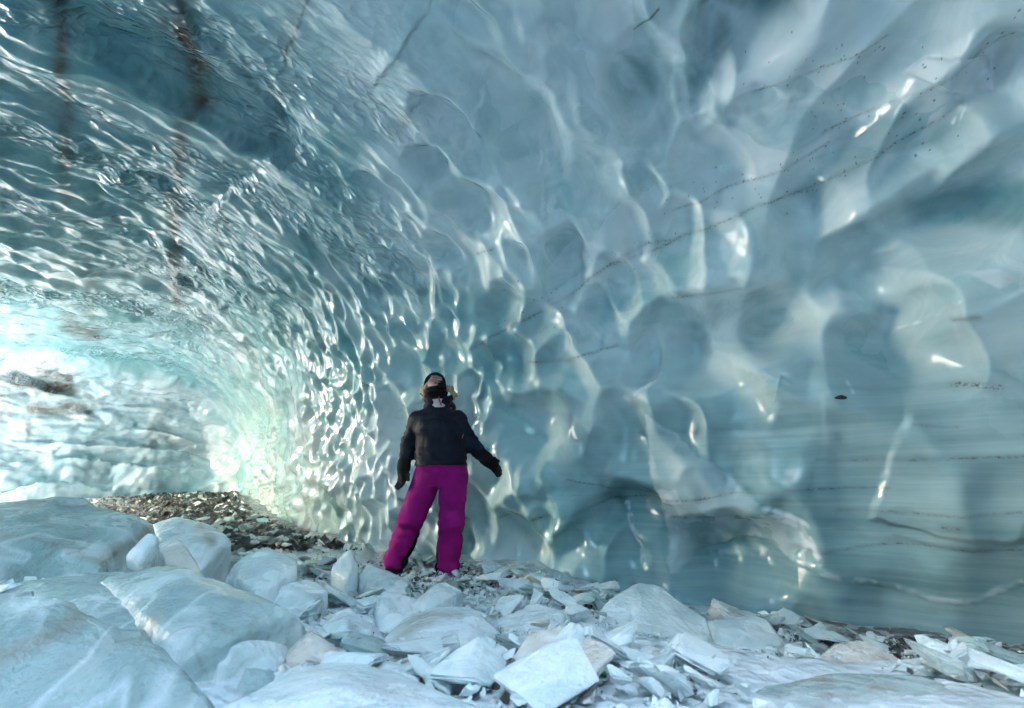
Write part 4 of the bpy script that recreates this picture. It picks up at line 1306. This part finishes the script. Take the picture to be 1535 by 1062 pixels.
# --- head, tipped back to look up
def head_f(p):
    q = loc(p)
    ax = np.abs(q[:, 0])
    d = ell(q, (0, .012, .032), (.076, .094, .088))
    d = smin(d, ell(q, (0, -.012, -.035), (.060, .076, .080)), .035)
    d = smin(d, ell(q, (0, -.060, -.088), (.026, .026, .020)), .04)                 # chin
    qa = q.copy(); qa[:, 0] = ax
    d = smin(d, ell(qa, (.042, -.062, -.028), (.024, .022, .022)), .03)             # cheeks
    d = smin(d, ell(q, (0, -.082, .032), (.050, .016, .012)), .025)                 # brow
    d = smax(d, -ell(qa, (.030, -.094, .010), (.019, .016, .012)), .014)            # eye sockets
    d = smin(d, ell(qa, (.030, -.074, .010), (.0135, .0125, .0125)), .004)          # eyes
    d = smin(d, cone(q, (0, -.086, .012), (0, -.109, -.022), .007, .010), .012)     # nose
    d = smin(d, ell(qa, (.010, -.098, -.028), (.008, .010, .007)), .008)
    d = smin(d, ell(q, (0, -.087, -.052), (.022, .009, .006)), .008)                # lips
    d = smin(d, ell(q, (0, -.085, -.062), (.019, .009, .006)), .007)
    d = smax(d, -ell(q, (0, -.098, -.057), (.020, .008, .0016)), .003)
    d = smin(d, ell(qa, (.077, .018, .0), (.010, .020, .030)), .010)                # ears
    return d
def body_f(p):
    d = smin(head_f(p), cone(p, U(656, 612, DP + .03), HC + np.array([0, .02, -.03]), .058, .052), .03)
    core = column(p, [zof(y) for y in (724, 700, 672, 640, 620)], [M2(661, 700)] * 2 + [M2(660, 672), M2(657, 640), M2(655, 620)], [DP] * 5, [.15, .15, .12, .14, .14], [.09, .095, .085, .095, .07])
    d = smin(d, core, .05)
    for s in (0, 1):
        d = smin(d, chain(p, [sh[s], elb[s], wri[s]], [.048, .038, .028], .02), .02)
        hd = (dl, dr)[s]; hd = hd / np.linalg.norm(hd)
        d = smin(d, cone(p, wri[s], wri[s] + hd * .09, .026, .017), .02)
        d = smin(d, chain(p, [hip[s] * .9 + hip[1 - s] * .1, kne[s], ank[s], ank[s] + np.array([0, -.03, -.085])], [.085, .055, .042, .04], .02), .02)
    return d
M_SKIN = NT('skin')
_p = M_SKIN.pos()
sk = M_SKIN.mix(M_SKIN.val(M_SKIN.noise(_p, 40, 3), .3, .7), (0.56, 0.31, 0.24), (0.50, 0.26, 0.20))
sk = M_SKIN.mix(M_SKIN.attr('lips'), sk, (0.42, 0.08, 0.08))
sk = M_SKIN.mix(M_SKIN.attr('cheek'), sk, (0.55, 0.20, 0.16))
sk = M_SKIN.mix(M_SKIN.attr('eye'), sk, (0.65, 0.62, 0.60))
sk = M_SKIN.mix(M_SKIN.attr('dark'), sk, (0.06, 0.04, 0.03))
M_SKIN.set(Base_Color=sk, Roughness=0.5, Subsurface_Weight=0.15, Subsurface_Radius=(0.010, 0.004, 0.002))
def make_body():
    h = .0085
    # coarse body below the chin, fine head: one field, one mesh, sampled at the head's fineness near the head
    zs = HC[2] - .15
    lo = np.array([M2(575, 840), DP - .26, zof(874)]); hi = np.array([M2(750, 690), DP + .22, HC[2] + .16])
    V, F = surface_nets(body_f, lo, hi, h)
    me = mesh_np('body', V - PL, F)
    return me, V
def refine_head(me, V):
    bm = bmesh.new(); bm.from_mesh(me)
    c = Vector(HC - PL)
    for _ in range(2):
        ed = [e for e in bm.edges if ((e.verts[0].co + e.verts[1].co) / 2 - c).length < .15]
        bmesh.ops.subdivide_edges(bm, edges=ed, cuts=1, use_grid_fill=True)
    bmesh.ops.triangulate(bm, faces=[f for f in bm.faces if len(f.verts) != 3])
    W = np.array([v.co[:] for v in bm.verts]) + PL
    near = np.linalg.norm(W - HC, axis=1) < .155
    for _ in range(5):                                      # pull the new points onto the face
        p = W[near]
        d = body_f(p); e = 1e-3
        g = np.stack([(body_f(p + e * np.eye(3)[k]) - d) / e for k in range(3)], 1)
        g /= np.linalg.norm(g, axis=1)[:, None] + 1e-9
        W[near] = p - g * d[:, None] * .9
    for v, w in zip(bm.verts, W - PL): v.co = w
    for f in bm.faces: f.smooth = True
    bm.to_mesh(me); bm.free()
    return W
me, V = make_body()
V = refine_head(me, V)
q = loc(V); qx = np.abs(q[:, 0])
attr(me, 'lips', np.exp(-((q[:, 0] / .021) ** 4 + ((q[:, 2] + .057) / .010) ** 4)) * (q[:, 1] < -.07))
attr(me, 'cheek', .5 * np.exp(-(((qx - .042) / .02) ** 2 + ((q[:, 2] + .025) / .02) ** 2)) * (q[:, 1] < -.04))
eye = np.exp(-(((qx - .030) / .0125) ** 4 + ((q[:, 2] - .010) / .0065) ** 4)) * (q[:, 1] < -.06)
attr(me, 'eye', eye)
iris = np.exp(-(((qx - .030) / .0065) ** 4 + ((q[:, 2] - .012) / .0065) ** 4)) * (q[:, 1] < -.06)
lash = np.exp(-(((qx - .030) / .016) ** 4 + ((q[:, 2] - .0185) / .0022) ** 2)) * (q[:, 1] < -.05)
brow = .7 * np.exp(-(((qx - .032) / .018) ** 4 + ((q[:, 2] - .032) / .0035) ** 2)) * (q[:, 1] < -.05)
attr(me, 'dark', np.clip(iris + lash + brow, 0, 1))
o = bpy.data.objects.new('body', me); C.objects.link(o); me.materials.append(M_SKIN.m); o.parent = person

def hat_f(p):
    q = loc(p)
    d = ell(q, (0, .014, .034), (.097, .114, .108))
    d = np.maximum(d, -ell(q, (0, .012, .032), (.078, .095, .090)))
    line_ = .036 + np.clip(q[:, 1] + .065, 0, .2) * -.85
    d = smax(d, line_ - q[:, 2], .008)
    d = d - .006 * np.exp(-((q[:, 2] - line_ - .012) / .014) ** 2)
    return d + .0015 * np.sin(np.arctan2(q[:, 0], q[:, 1]) * 60)
garment('beanie', hat_f, HC - .17, HC + .17, .0045, M_BLACK)

M_HAIR = NT('blonde_hair')
hp = M_HAIR.pos((60, 60, 9), True)
hn = M_HAIR.noise(hp, 1.6, 4, .6)
M_HAIR.set(Base_Color=M_HAIR.mix(M_HAIR.val(hn, .3, .7), (0.12, 0.06, 0.025), (0.62, 0.42, 0.22)), Roughness=.45, Normal=M_HAIR.bump(hn, .6, .006))
_hr = random.Random(5)
HAIRS = []
for k in range(11):
    y = _hr.uniform(-.03, .05)
    HAIRS.append((wld((-.060, y, -.02)), U(635.5 + _hr.uniform(-2.5, 2), 584 + _hr.uniform(-2, 3), DP + y), U(636 + _hr.uniform(-4.5, 6), 597 + _hr.uniform(-4, 5), DP + y * .6 - .02), _hr.uniform(.013, .021)))
for k in range(11):
    y = _hr.uniform(-.03, .05)
    HAIRS.append((wld((.060, y, -.02)), U(674.5 + _hr.uniform(-2, 2.5), 583 + _hr.uniform(-2, 3), DP + y), U(681 + _hr.uniform(-5, 6), 596 + _hr.uniform(-4, 4), DP + y * .6 - .02), _hr.uniform(.013, .021)))
def hair_f(p):
    d = np.full(len(p), 9.0)
    for a, b, c, ra in HAIRS:
        d = smin(d, chain(p, [a, b, c], [ra, ra * 1.05, .003], .01), .008)
    d = smin(d, np.maximum(ell(loc(p), (0, .03, -.0), (.084, .085, .085)), loc(p)[:, 2] - .04) + np.where(loc(p)[:, 1] < .005, 9, 0), .02)
    th = p[:, 0] * 90 + p[:, 1] * 90 + 3 * gn(p * 14)
    return d + .002 * np.sin(th) + .004 * gn(p * np.array([75, 75, 14]))
hc = U(658, 588, DP)
garment('hair', hair_f, hc - [.22, .2, .14], hc + [.24, .2, .14], .0045, M_HAIR.m)
